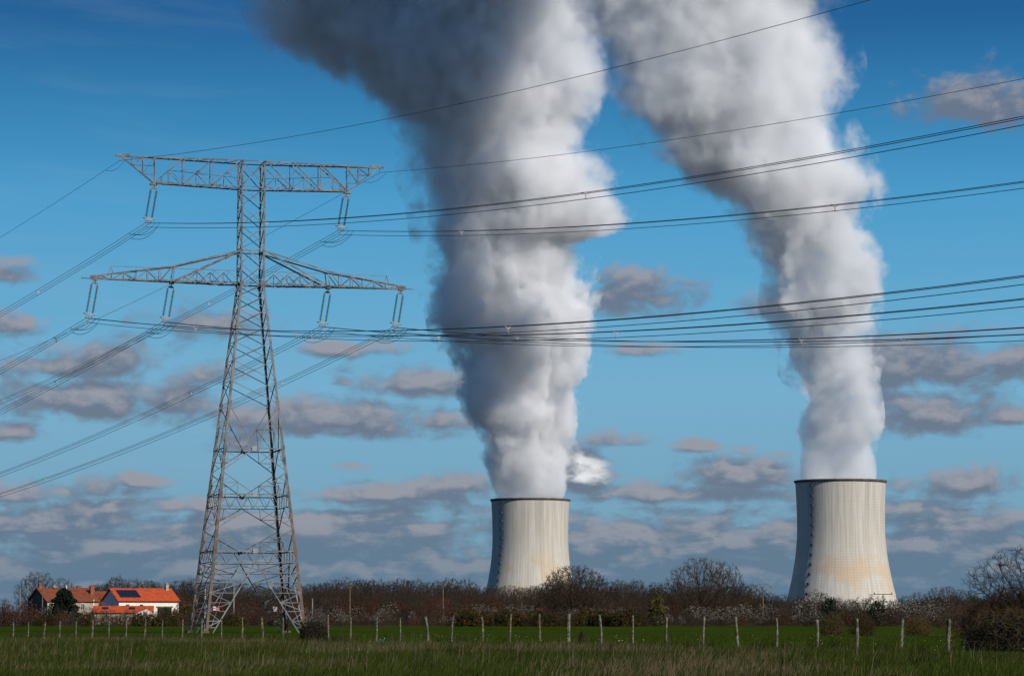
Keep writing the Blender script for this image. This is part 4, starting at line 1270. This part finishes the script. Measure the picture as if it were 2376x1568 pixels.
# bare trees behind the farm (round crowns)
plant(oak, 84, 900, top_h(1322, 900) / 15.9, .80, 2.1, 'round bare tree rising behind the roof of the old farmhouse', 'tree', 'bare trees behind the farm')
plant(oak2, 143, 900, top_h(1336, 900) / 13.2, .9, 0.3, 'smaller bare tree behind the right half of the old farmhouse roof', 'tree', 'bare trees behind the farm')
# bare tree of the right-hand thicket
T, C_, e, rg_ = tree_parts(31, 8.6, 9.6, 1.0, 'round', 2300, .20, .34, .010, .05, 3, .5, .007, lean=.4, pexp=2.1)
thk = build_tree('bare_tree', T, C_, (M_BARK, M_TWIG))
plant(thk, 2392, 232, top_h(1258, 232) / 8.8, 1.22, 1.0, 'bare spreading tree at the right edge of the photo, above the dark thicket', 'tree', None)
# conifer by the farmhouse
rc = np.random.default_rng(4)
pts = []
for k in range(8000):
    z = rc.random() ** 1.25; a_ = rc.random() * 2 * math.pi
    lob = 1 + .22 * math.sin(a_ * 5 + z * 9) + .15 * math.sin(z * 30)
    r_ = (1 - z) ** .55 * 4.0 * lob * (rc.random() ** .35)
    pts.append((r_ * math.cos(a_), r_ * math.sin(a_), .3 + z * 7.6 - .25 * r_ * .3))
cf = empty('conifer', (0, 0, 0)); v, f = leaf_quads(rc, np.array(pts), .27)
mesh_obj('foliage', np_mesh('foliage', v, f, 4), M_CONIFER, cf)
tm = MB(); tm.tube([(0, 0, -.2), (0, 0, 3), (0, 0, 7.4)], [.28, .2, .04], 6); tm.build('trunk', M_BARK, cf)
plant(cf, 147, 690, top_h(1364, 690) / 7.9, 1.22, 0, 'dark conifer in front of the old farmhouse', 'tree', None)

# --- woodland -----------------------------------------------------
WOOD = []
for k, (H, W, sh, sd_) in enumerate([(15, 9.5, 'round', 41), (15, 8.5, 'tall', 42), (14, 11, 'round', 43), (15, 10, 'round', 44), (13, 9, 'round', 45)]):
    T, C_, e, rg_ = tree_parts(sd_, H, W, 2.6 if sh == 'tall' else 2.0, sh, 760, .45, .75, .032, .11, 4, 1.0, .024)
    WOOD.append((build_tree('bare_tree', T, C_, (M_BARK, M_TWIG)), H))
SKY = [(-40, 1352), (30, 1398), (200, 1356), (215, 1340), (250, 1336), (280, 1331), (330, 1333), (360, 1346), (400, 1341), (440, 1337), (500, 1346), (560, 1340), (640, 1348), (700, 1346), (730, 1338), (780, 1332), (850, 1331), (905, 1337), (935, 1331),
       (965, 1333), (1000, 1345), (1040, 1333), (1085, 1334), (1125, 1346), (1150, 1356), (1215, 1358), (1240, 1344), (1290, 1334), (1420, 1338), (1460, 1335), (1500, 1346), (1560, 1342), (1700, 1346), (1745, 1350), (1800, 1362), (1835, 1374), (1880, 1384),
       (1960, 1386), (2050, 1392), (2110, 1378), (2150, 1364), (2190, 1356), (2230, 1362), (2300, 1366), (2420, 1360)]
def skyl(px): return float(np.interp(px, [s_[0] for s_ in SKY], [s_[1] for s_ in SKY]))
for row, (Y, step, drop) in enumerate(((930, 33, 0), (880, 36, 6), (830, 40, 15))):
    px = 175 + row * 13
    while px < 2400:
        tp = skyl(px) + pr.uniform(-2, 8) + drop + (9 if pr.random() < .3 else 0)
        H = top_h(tp, Y)
        if H > 4.0 and not (row == 2 and 180 < px < 420):
            pro, h0 = WOOD[pr.randrange(5)]
            plant(pro, px, Y + pr.uniform(-18, 18), H / h0, max(.55, min(1.1, H / h0)) * pr.uniform(.85, 1.15), pr.uniform(0, 6.28),
                  'bare grey-brown tree of the far wood ' + zone(px), 'tree', 'bare trees of the far wood ' + zone(px))
        px += step * pr.uniform(.75, 1.25)
# undergrowth that fills the wood's feet: one tangled mass
rw = np.random.default_rng(8)
n = 42000
px_ = rw.uniform(120, 2420, n); Yw = rw.uniform(770, 960, n)
Xw = (px_ - CX) / F_PX * Yw * 1.0
hmax = np.array([max(1.5, (1440 - skyl(p) - 16) / F_PX * 880 * .72 + 1) for p in px_])
dn = np.array([mnoise.noise(Vector((x * .08, y * .05, 4))) for x, y in zip(Xw, Yw)])
base_ = np.stack([Xw, Yw, np.full(n, .4)], 1)
hgt = hmax * rw.uniform(.35, 1.0, n) * (1 + .4 * dn)
tip = base_ + np.stack([rw.normal(0, 1.0, n), rw.normal(0, 1.0, n), hgt], 1)
midp = base_ + (tip - base_) * .55 + rw.normal(0, .35, (n, 3))
side = midp + np.stack([rw.normal(0, .9, n), rw.normal(0, .9, n), hgt * .3], 1)
side2 = tip * .7 + midp * .3 + np.stack([rw.normal(0, .9, n), rw.normal(0, .9, n), hgt * .15], 1)
rr_ = np.full(n, .05)
v, f = join([prisms(base_, midp, rr_, rr_ * .8), prisms(midp, tip, rr_ * .8, rr_ * .4), prisms(midp, side, rr_ * .7, rr_ * .4), prisms(midp * .5 + tip * .5, side2, rr_ * .6, rr_ * .4)])
tag(mesh_obj('undergrowth', np_mesh('undergrowth', v, f, 4), material('undergrowth_stems', bark_nodes((.020, .015, .011), (.036, .027, .019)), .95, .1)), kind='stuff')

# --- shrubs -------------------------------------------------------
def shrub_skel(seed, H, W, n_att, D, kill, rmin, twig_n, twig_l, twig_r, stems=6):
    rng = np.random.default_rng(seed)
    att = envelope(rng, n_att, H, W, 0.15, 'dome')
    bases = [(rng.uniform(-.25, .25) * W, rng.uniform(-.25, .25) * W, -.1) for _ in range(stems)]
    nodes, par = grow(rng, att, bases, D, kill, 3500)
    rad, kids = pipe_radii(nodes, par, rmin)
    i = np.arange(len(nodes))[par >= 0]; p = par[i]
    parts = [prisms(nodes[p], nodes[i], np.minimum(rad[p], rad[i] * 1.3), rad[i], 3)]
    tips = np.where((kids <= 1) & (par >= 0))[0]
    dirs = nodes[tips] - nodes[par[tips]]; dirs /= np.linalg.norm(dirs, axis=1, keepdims=True)
    sp, ends = twig_sprays(rng, nodes[tips], dirs, twig_n, twig_l, twig_r)
    return join(parts + sp), ends, rng, nodes
def shrub(name, sk, mtwig, leaves=()):
    t = empty(name, (0, 0, 0))
    mesh_obj('branches', np_mesh('branches', sk[0], sk[1], 4), mtwig, t)
    for nm, lv, m_ in leaves: mesh_obj(nm, np_mesh(nm, lv[0], lv[1], 4), m_, t)
    return t
def clumpy(e, rng, scale, thr, seed):
    s_ = np.array([mnoise.noise(Vector((p[0] * scale, p[1] * scale, p[2] * scale + seed))) for p in e])
    return e[s_ > thr]
BROWN, THORN, GORSE, RED, OLIVE, EVER = [], [], [], [], [], []
for k in range(3):
    sk, e, rg_, nd = shrub_skel(60 + k, 3.6, 4.6, 300, .28, .42, .020, 2, .6, .018)
    BROWN.append(shrub('bare_shrub', sk, (M_TWIG, M_TWIG_RED, M_TWIG)[k]))
    sk, e, rg_, nd = shrub_skel(70 + k, 3.6, 4.4, 280, .28, .42, .020, 2, .6, .018)
    top = e[e[:, 2] > 1.1]
    fl_ = clumpy(top, rg_, .55, -.10, k * 7)
    fl_ = fl_[rg_.random(len(fl_)) < .9]
    THORN.append(shrub('blackthorn_bush', sk, M_TWIG, [('blossom', leaf_quads(rg_, fl_, .095), M_BLOSSOM)]))
    sk, e, rg_, nd = shrub_skel(80 + k, 2.8, 4.2, 260, .26, .4, .02, 3, .45, .022, 8)
    sp_ = leaf_quads(rg_, np.concatenate([e + rg_.normal(0, .12, e.shape) for _ in range(2)]), .10)
    fl_ = clumpy(np.concatenate([e, e + rg_.normal(0, .15, e.shape)])[:, :] * np.array((1.03, 1.03, 1.03)), rg_, .8, -.02, k * 5)
    fl_ = fl_[rg_.random(len(fl_)) < .6]
    GORSE.append(shrub('gorse_bush', sk, M_GORSE, [('spiny_foliage', sp_, M_GORSE), ('blossom', leaf_quads(rg_, fl_, .11), M_GORSEFLOWER)]))
for k in range(2):
    sk, e, rg_, nd = shrub_skel(90 + k, 4.4, 4.2, 240, .3, .5, .022, 2, .6, .02, 2)
    RED.append(shrub('beech_sapling', sk, M_TWIG_RED, [('foliage', leaf_quads(rg_, e[rg_.random(len(e)) < .6], .13), M_REDLEAF)]))
    sk, e, rg_, nd = shrub_skel(95 + k, 2.4, 4.4, 700, .16, .25, .012, 5, .5, .011, 12)
    OLIVE.append(shrub('willow_shrub', sk, M_TWIG_OLIVE))
    sk, e, rg_, nd = shrub_skel(98 + k, 4.0, 3.8, 240, .3, .45, .02, 3, .5, .02, 3)
    EVER.append(shrub('evergreen_bush', sk, M_BARK, [('foliage', leaf_quads(rg_, np.concatenate([e, e + rg_.normal(0, .15, e.shape)]), .15), (M_MISTLE, M_IVY)[k])]))
M_TWIG_DARK = material('dark_twigs', bark_nodes((.018, .013, .008), (.036, .026, .014)), .95, .1)
sk, e, rg_, nd = shrub_skel(151, 3.0, 4.4, 800, .17, .26, .012, 5, .5, .011, 12)
EDGE = shrub('bare_shrub', sk, M_TWIG_DARK)
LAB = {'brown': ('bare brown shrub in the hedge ', 'shrub', 'bare brown hedge shrubs '), 'thorn': ('white-blossomed blackthorn in the hedge ', 'shrub', 'blossoming blackthorns '),
       'gorse': ('dark gorse bush with orange-yellow flowers ', 'shrub', 'gorse bushes '), 'red': ('young russet-leaved beech in the hedge ', 'young tree', 'russet young beeches '),
       'scrub': ('bare brown scrub bush before the far wood ', 'shrub', 'scrub bushes before the far wood ')}
KIND = {'brown': (BROWN, 3.7), 'thorn': (THORN, 3.7), 'gorse': (GORSE, 2.9), 'red': (RED, 4.5), 'scrub': (BROWN, 3.7)}
def put(kind, px, Y, top, wpx=None):
    ps, h0 = KIND[kind]; p_ = ps[pr.randrange(len(ps))]
    H = max(1.0, top_h(top, Y))
    lab, cat, grp = LAB[kind]
    w = (wpx / F_PX * Y / 4.5) if wpx else max(.7, H / h0) * pr.uniform(.9, 1.2)
    plant(p_, px, Y, H / h0, w, pr.uniform(0, 6.28), lab + zone(px), cat, grp + zone(px))
# the hedge by stretches: x range, [(kind, weight)], top row, depth
HEDGE = [
    (-10, 70, (('red', 2), ('brown', 2)), 1392, 545), (70, 200, (('brown', 5), ('thorn', 1)), 1405, 560), (200, 360, (('brown', 3), ('thorn', 2)), 1410, 560), (360, 440, (('brown', 2), ('gorse', 1)), 1408, 560),
    (440, 700, (('brown', 4), ('red', 1), ('thorn', .5)), 1402, 575), (700, 900, (('thorn', 3), ('brown', 2)), 1408, 575), (900, 1100, (('brown', 3), ('thorn', 1.5)), 1402, 580), (1100, 1540, (('thorn', 3), ('brown', 2)), 1402, 585),
    (1540, 1860, (('thorn', 3), ('brown', 1.5)), 1400, 575), (1860, 2190, (('thorn', 3), ('brown', 1.5)), 1384, 560), (2190, 2420, (('brown', 1),), 1384, 540)]
for (x0, x1, kinds, top, Y) in HEDGE:
    for row, (dy, dt, st) in enumerate(((0, 10, 30), (22, 0, 27))):
        px = x0 + pr.uniform(0, 12)
        while px < x1:
            k = pr.choices([q[0] for q in kinds], [q[1] for q in kinds])[0]
            put(k, px, Y + dy + pr.uniform(-5, 5), top + dt + pr.uniform(-6, 9))
            px += st * pr.uniform(.75, 1.2)
# low front edge: gorse and bramble
for (x0, x1, kinds, top, st) in ((-10, 330, (('gorse', 1), ('brown', 3)), 1424, 24), (330, 470, (('gorse', 3), ('brown', 1)), 1420, 22), (470, 720, (('gorse', 2), ('brown', 2)), 1424, 24), (720, 1060, (('thorn', 2), ('brown', 2)), 1426, 25),
                                 (1060, 1500, (('gorse', 6), ('brown', .5)), 1414, 21), (1500, 1860, (('brown', 2), ('thorn', 1.5), ('gorse', .4)), 1424, 24), (1860, 2240, (('brown', 2), ('thorn', 1)), 1416, 25)):
    px = x0
    while px < x1:
        k = pr.choices([q[0] for q in kinds], [q[1] for q in kinds])[0]
        put(k, px, 538 + pr.uniform(-6, 6), top + pr.uniform(-5, 6)); px += st * pr.uniform(.75, 1.2)
# scrub between hedge and wood
for k in range(150):
    px = pr.uniform(430, 2260)
    if 1840 < px < 2090: continue
    put('scrub', px, pr.uniform(640, 800), max(skyl(px) + 26, pr.uniform(1378, 1396)))
# picked-out plants
for px, Y, top, w in ((12, 520, 1383, 44), (420, 640, 1378, 42), (1036, 590, 1386, 40), (1012, 600, 1394, 34), (590, 640, 1388, 50), (688, 600, 1394, 34), (842, 640, 1396, 20), (1260, 610, 1398, 30), (612, 560, 1401, 24)):
    put('red', px, Y, top, w)
plant(EVER[0], 1524, 565, top_h(1371, 565) / 4.1, 1.15, .3, 'yellowish evergreen bush standing up out of the hedge left of the big oak', 'bush', None)
plant(EVER[1], 1925, 552, top_h(1384, 552) / 4.1, 1.25, 1.3, 'dark ivy-covered bush below the middle of the right cooling tower', 'bush', 'dark ivy bushes')
plant(EVER[1], 2035, 556, top_h(1392, 556) / 4.1, 1.2, 2.3, 'dark ivy-covered bush below the right edge of the right cooling tower', 'bush', 'dark ivy bushes')
plant(EVER[1], 385, 700, top_h(1407, 700) / 4.1, .75, 2.0, 'round dark green bush before the barn opening', 'bush', None)
for px, w, top, lab in ((1930, 1.05, 1421, 'leftmost of three tawny willow shrubs standing in the field at right'), (2000, 1.15, 1424, 'middle one of three tawny willow shrubs standing in the field at right'), (2132, 1.2, 1428, 'rightmost of three tawny willow shrubs standing in the field at right')):
    plant(OLIVE[0 if px != 2000 else 1], px, 262, top_h(top, 262) / 2.5, w * .62, px * .7, lab, 'shrub', 'tawny willow shrubs in the field')
for px, top, w in ((1896, 1366, .9),):
    T_, h0 = WOOD[2]
    plant(T_, px, 800, top_h(top, 800) / h0, .8, .5, 'small pale bare tree before the left foot of the right cooling tower', 'tree', None)

# --- bramble bushes on the fence line ----------------------------
def bramble(seed, H, W, n_att, leaf_n, size, D=.12):
    rng = np.random.default_rng(seed)
    sk, e, rg2, nd = shrub_skel(seed, H, W, n_att, D, D * 1.5, .007, 3, D * 3, .006, 10)
    inner = envelope(rng, leaf_n, H * .92, W * .98, 0.0, 'dome')
    return sk, e, inner, rng
sk, e, inner, rb = bramble(120, 1.45, 2.5, 420, 5200, .05)
inner = inner[inner[:, 2] < .95]
bl = clumpy(e[e[:, 2] > .75], rb, 2.0, -.15, 2)
br = shrub('bramble_bush', sk, M_TWIG, [('foliage', leaf_quads(rb, inner, .045), M_BRAMBLE), ('blossom', leaf_quads(rb, bl, .026), M_BLOSSOM)])
yb = fence_at(728).y + 1.0
plant(br, 730, yb, top_h(1413, yb) / 1.5, .84, 0, 'dark bramble bush topped with white blossom at the right foot of the pylon', 'bush', None)
sk, e, inner, rb = bramble(121, 2.6, 5.2, 620, 16000, .06, .18)
inner = inner[inner[:, 2] < 2.1]
th2 = shrub('bramble_thicket', sk, M_TWIG_OLIVE, [('foliage', leaf_quads(rb, inner, .05), M_BRAMBLE)])
plant(th2, 2348, 121, top_h(1404, 121) / 2.7, 1.02, .6, 'dark bramble thicket at the right edge of the photo', 'bush', None)
for px, Y, top, w, pp, hh_, lab in ((2256, 200, 1396, 1.1, BROWN[1], 3.7, 'reddish bare bush at the left foot of the edge tree'), (2330, 215, 1362, 1.4, BROWN[1], 3.7, 'tall reddish bare bush under the crown of the edge tree'),
        (2352, 168, 1352, 1.05, EDGE, 3.1, 'dark bare bush behind the dark thicket at the right edge'), (2286, 175, 1388, .85, EDGE, 3.1, 'low dark bare bush behind the left end of the dark thicket'),
        (2215, 330, 1398, 1.1, BROWN[0], 3.7, 'dark bare bush in the field corner left of the edge tree')):
    plant(pp, px, Y, top_h(top, Y) / hh_, w, px * .9, lab, 'shrub', None)
sk, e, inner, rb = bramble(122, .6, .45, 60, 260, .05, .07)
wd = shrub('thistle_clump', sk, M_TWIG, [('foliage', leaf_quads(rb, inner, .03), M_BRAMBLE)])
yb = fence_at(1352).y + 3
plant(wd, 1350, yb, top_h(1462, yb) / .62, 1.0, 0, 'small dark weed clump in the grass right of the stoutest fence post', 'plant', None)

# ================================================================== farm buildings and utility poles
def tile_nodes(lo, hi, dirt, f):
    def fn(N, b):
        p = N.node('ShaderNodeTexCoord').outputs['Object']
        n = N.noise(p, .7, 4.0, .65); n2 = N.noise(p, 6.0, 2.0, .5)
        w = N.node('ShaderNodeTexWave', wave_type='BANDS', bands_direction='X'); N.put(w.inputs['Vector'], p); w.inputs['Scale'].default_value = 1.4; w.inputs['Distortion'].default_value = .6
        c = N.mix(N.smooth(n2, .3, .7), lo, hi)
        c = N.mix(N.m('MULTIPLY', N.smooth(n, .48, .66), f), c, dirt)
        c = N.mix(N.m('MULTIPLY', w.outputs[1], .22), c, tuple(q * .45 for q in lo))
        N.put(b.inputs['Base Color'], c)
    return fn
M_TILE_NEW = material('orange_roof_tiles', tile_nodes((.36, .052, .014), (.50, .085, .022), (.22, .04, .015), .7), .85, .2)
M_TILE_OLD = material('mossy_brown_tiles', tile_nodes((.15, .042, .022), (.24, .066, .030), (.07, .045, .022), .8), .9, .1)
M_WHITE = flat('limewashed_wall', (.74, .67, .56), .9, .1, .12, 1.5)
M_GABLE = flat('lilac_shade_render', (.50, .47, .50), .9, .1, .08, .8)  # the end wall's lilac shade tone is painted into the render colour
M_CREAM = flat('old_cream_render', (.36, .31, .22), .9, .1, .25, .8)
M_STONE_SHADE = flat('dark_stone_shade', (.10, .085, .07), .9, .1, .3, 1.0)  # farmhouse gable's deep shade put into the colour; wing and cornice share it
M_DARK = flat('dark_opening', (.012, .012, .013), .6, .3, .2, 2.0)
M_SOLAR = flat('solar_panel_glass', (.008, .009, .016), .25, .5, .1, 2.0)
M_WOODBEAM = flat('weathered_beam', (.12, .085, .05), .9, .1, .3, 2.0)
M_BRICK = flat('chimney_brick', (.26, .085, .05), .9, .1, .25, 3.0)
M_FRAME = flat('white_frame', (.72, .72, .70), .6, .3, .08, 2.0)
M_CONCPOLE = flat('concrete_pole', (.22, .21, .20), .9, .1, .2, 2.0)
M_WOODPOLE = flat('timber_pole', (.13, .10, .07), .9, .1, .3, 2.0)

def gabled(name, px, Y, phi, L, W, hr, he, label, m_wall, m_gable, m_roof, base=None):
    p = at(px, 1400, Y)
    z0 = gz(p.x, Y)
    t = empty(name, (p.x, Y, z0), label, 'house' if 'house' in name else 'farm building', None, phi)
    wl = MB(); th = .35
    wl.box((L / 2, th / 2, he / 2 - .25), (L, th, he + .5))                        # long front wall
    wl.box((L / 2, W - th / 2, he / 2 - .25), (L, th, he + .5))
    wl.build('wall', m_wall, t)
    for x in (0.0, L - th):
        gb = MB(); gb.prism([(x, th, -.5), (x, W - th, -.5), (x, W - th, he - .05), (x, W / 2, hr - .18), (x, th, he - .05)], (th, 0, 0))
        gb.build('gable_wall', m_gable, t)
    ov = .45; s = (hr - he) / (W / 2); rf = MB(); tt = .16
    ye = -ov; ze = he - s * ov
    rf.slab((-ov, ye, ze + .12), (L + ov, ye, ze + .12), (L + ov, W / 2, hr + .12), (-ov, W / 2, hr + .12), tt)
    rf.slab((-ov, W / 2, hr + .12), (L + ov, W / 2, hr + .12), (L + ov, W + ov, ze + .12), (-ov, W + ov, ze + .12), tt)
    rf.tube([(-ov, W / 2, hr + .12), (L + ov, W / 2, hr + .12)], .14, 6)
    roof = rf.build('roof', m_roof, t)
    return t, roof, s
def on_slope(W, hr, s, x, d):                     # point on the front slope, d metres (plan) from the eave line
    return Vector((x, d, hr - s * (W / 2 - d) + .13))
def chimney(roof, c, size, m_, cap=True):
    mb = MB(); mb.box(c, size); mb.box((c[0], c[1], c[2] + size[2] / 2 + .06), (size[0] + .2, size[1] + .2, .14)); 
    if cap: mb.lathe([(.16, 0), (.13, .4)], 8, (c[0], c[1], c[2] + size[2] / 2 + .12), True)
    mb.build('chimney', m_, roof)
def window(t, c, w, h, frame=True, depth=.05, m_=None):
    mb = MB(); mb.box(c, (w, depth, h)); o = mb.build('window', m_ or M_DARK, t)
    if frame:
        f = MB()
        for dx in (-w / 2, 0, w / 2): f.box((c[0] + dx, c[1] - .03, c[2]), (.09, .06, h + .09))
        for dz in (-h / 2, h / 2): f.box((c[0], c[1] - .035, c[2] + dz), (w + .09, .06, .09))
        f.build('window_frame', M_FRAME, o)
    return o
# old farmhouse
PH = R(34); HA = 750
t, roof, s = gabled('farmhouse', 110, HA, PH, 15.4, 13.0, 9.9, 6.4, 'old farmhouse with mossy brown roof and cream front wall, leftmost building', M_CREAM, M_STONE_SHADE, M_TILE_OLD)
chimney(roof, (0.7, 6.5, 10.2), (.9, .8, 1.3), M_BRICK); chimney(roof, (12.6, 6.9, 10.1), (1.2, .9, .8), M_BRICK); chimney(roof, (14.9, 3.4, 9.0), (1.1, .8, 3.2), M_BRICK)
window(t, (10.6, -.03, 4.9), 1.1, 1.7); window(t, (10.6, -.03, 2.0), 1.1, 1.7); window(t, (5.0, -.03, 4.9), 1.1, 1.7)
mb = MB(); mb.box((13.9, -.05, 3.4), (.25, .1, 6.8)); mb.build('downpipe', M_FRAME, t)
mb = MB(); mb.lathe([(0, 0), (.3, .05), (.55, .2)], 12, (0, 0, 0)); d = mb.build('satellite_dish', M_CONCPOLE, roof); d.location = (5.0, 6.0, 10.5); d.rotation_euler = (R(80), 0, R(-30))
mb = MB(); mb.tube([(8.0, 5.2, 9.2), (8.0, 5.2, 10.8)], .13, 6); mb.build('flue_pipe', M_FRAME, roof)
# linking wing behind
gabled('farm_wing', 190, 772, R(12), 8.5, 9.0, 9.2, 5.7, 'low brown-roofed wing between the farmhouse and the barn', M_STONE_SHADE, M_STONE_SHADE, M_TILE_OLD)
# barn
PB = R(30); HB = 745; BL, BW, BHR, BHE = 17.6, 12.4, 9.7, 6.5
t, roof, s = gabled('barn', 276, HB, PB, BL, BW, BHR, BHE, 'long barn with bright orange tiled roof, solar panels and a whitewashed front wall', M_WHITE, M_GABLE, M_TILE_NEW)
p0, p1, p2, p3 = on_slope(BW, BHR, s, 1.0, 1.4), on_slope(BW, BHR, s, 7.0, 1.4), on_slope(BW, BHR, s, 7.0, 5.2), on_slope(BW, BHR, s, 1.0, 5.2)
up = Vector((0, -s, 1)).normalized() * .12
mb = MB(); mb.slab(p0 + up, p1 + up, p2 + up, p3 + up, .1); mb.build('solar_panel', M_SOLAR, roof)
chimney(roof, (16.4, 5.6, 10.2), (.8, .7, 1.9), M_CREAM, False)
window(t, (2.5, -.02, 4.55), 1.0, 1.7, False); window(t, (6.6, -.02, 4.55), 1.0, 1.7, False)
mb = MB(); mb.box((13.4, -.02, 2.6), (4.2, .06, 4.0)); dr = mb.build('dark_barn_opening', M_DARK, t)  # dark panel painting the shaded inside of the open barn
mb = MB(); mb.box((13.4, -.07, 4.75), (4.9, .16, .36)); mb.build('lintel', M_WOODBEAM, dr)
mb = MB(); mb.box((-.02, 5.2, 4.7), (.06, .8, 1.5)); gw = mb.build('window', M_DARK, t)
mb = MB(); mb.box((-.06, 5.75, 4.7), (.05, .35, 1.6)); mb.build('shutter', M_FRAME, gw)
mb = MB(); mb.box((BL / 2, -.06, BHE - .45), (BL, .12, .22)); mb.box((BL / 2, -.1, BHE - .12), (BL, .2, .14)); mb.build('cornice', M_STONE_SHADE, t)
# low annex before the barn
AN = 727; AL, AW, AHR, AHE = 15.2, 6.2, 4.75, 3.25
t, roof, s = gabled('annex', 220, AN, R(8), AL, AW, AHR, AHE, 'low annex with orange roof and two skylights in front of the barn', M_CREAM, M_WHITE, M_TILE_NEW)
for x in (1.9, 9.0):
    a_ = on_slope(AW, AHR, s, x, 1.3); b_ = on_slope(AW, AHR, s, x + 1.7, 1.3); c = on_slope(AW, AHR, s, x + 1.7, 2.5); d = on_slope(AW, AHR, s, x, 2.5)
    u = Vector((0, -s, 1)).normalized() * .07
    mb = MB(); mb.slab(a_ + u, b_ + u, c + u, d + u, .08); mb.build('skylight', M_SOLAR, roof)
p = at(347, 1418, 722); mb = MB(); mb.prism([(-2.6, 0, -.3), (2.6, 0, -.3), (2.6, 0, 2.6), (.3, 0, 4.1), (-2.6, 0, 2.9)], (0, .4, 0))
mb.build('end_wall', M_WHITE, t).location = (13.4, -1.1, 0)

def pole(px, Y, top, kind, label, m_):
    p = at(px, top, Y); z0 = gz(p.x, Y); H = p.z - z0
    t = empty('utility_pole', (p.x, Y, z0), label, 'utility pole', 'utility poles of the farm lines')
    mb = MB(); mb.tube([(0, 0, -.4), (0, 0, H)], [.19, .12], 8); mb.build('shaft', m_, t)
    mb = MB()
    if kind == 'T':
        mb.box((0, 0, H - .1), (2.4, .14, .14)); mb.bar((-.8, 0, H - .1), (0, 0, H - .8), .07); mb.bar((.8, 0, H - .1), (0, 0, H - .8), .07)
        for x in (-1.1, 0, 1.1): mb.lathe([(.07, 0), (.09, .12), (.05, .22)], 6, (x, 0, H - .03), True)
    elif kind == 'TT':
        for dz in (0, -1.9): mb.box((0, 0, H + dz - .1), (5.0 if dz == 0 else 4.2, .2, .2))
        for x in (-2.2, 2.2): mb.lathe([(.1, 0), (.14, .25), (.08, .4)], 6, (x, 0, H), True)
    elif kind == 'V':
        for sx in (-1, 1):
            mb.bar((0, 0, H - .2), (sx * .9, 0, H + .65), .11); mb.bar((sx * .9, 0, H + .65), (sx * 2.0, 0, H - .05), .10); mb.lathe([(.1, 0), (.14, .2), (.05, .35)], 6, (sx * 1.9, 0, H - .35), True)
        mb.bar((-.9, 0, H + .65), (.9, 0, H + .65), .09)
    else:
        mb.box((0, 0, H - .05), (.3, .3, .12))
    mb.build('crossarm' if kind != 'P' else 'cap', m_, t)
pole(99.5, 700, 1337, 'T', 'tall timber telegraph pole with a crossbar in front of the farmhouse', M_WOODPOLE)
pole(65, 705, 1356, 'P', 'grey pole without a crossbar before the dark end of the farmhouse', M_CONCPOLE)
pole(47, 712, 1363, 'P', 'thin pole at the far left end of the farmhouse', M_CONCPOLE)
pole(116, 690, 1379, 'P', 'short thin pole close to the conifer', M_WOODPOLE)
pole(543, 620, 1344, 'P', 'concrete pole seen through the legs of the pylon', M_CONCPOLE)
pole(812, 660, 1362, 'V', 'utility pole with bent arms before the wood, nearer the pylon', M_WOODPOLE)
pole(1028, 640, 1359, 'V', 'utility pole with bent arms standing above the russet beeches', M_WOODPOLE)
pole(1770, 640, 1360, 'V', 'utility pole with bent arms between the big oak and right tower', M_WOODPOLE)
pole(2049, 700, 1377, 'TT', 'pole with two crossbars before the right edge of the right tower', M_WOODPOLE)
pole(725, 620, 1388, 'P', 'thin grey pole just right of the pylon', M_CONCPOLE)
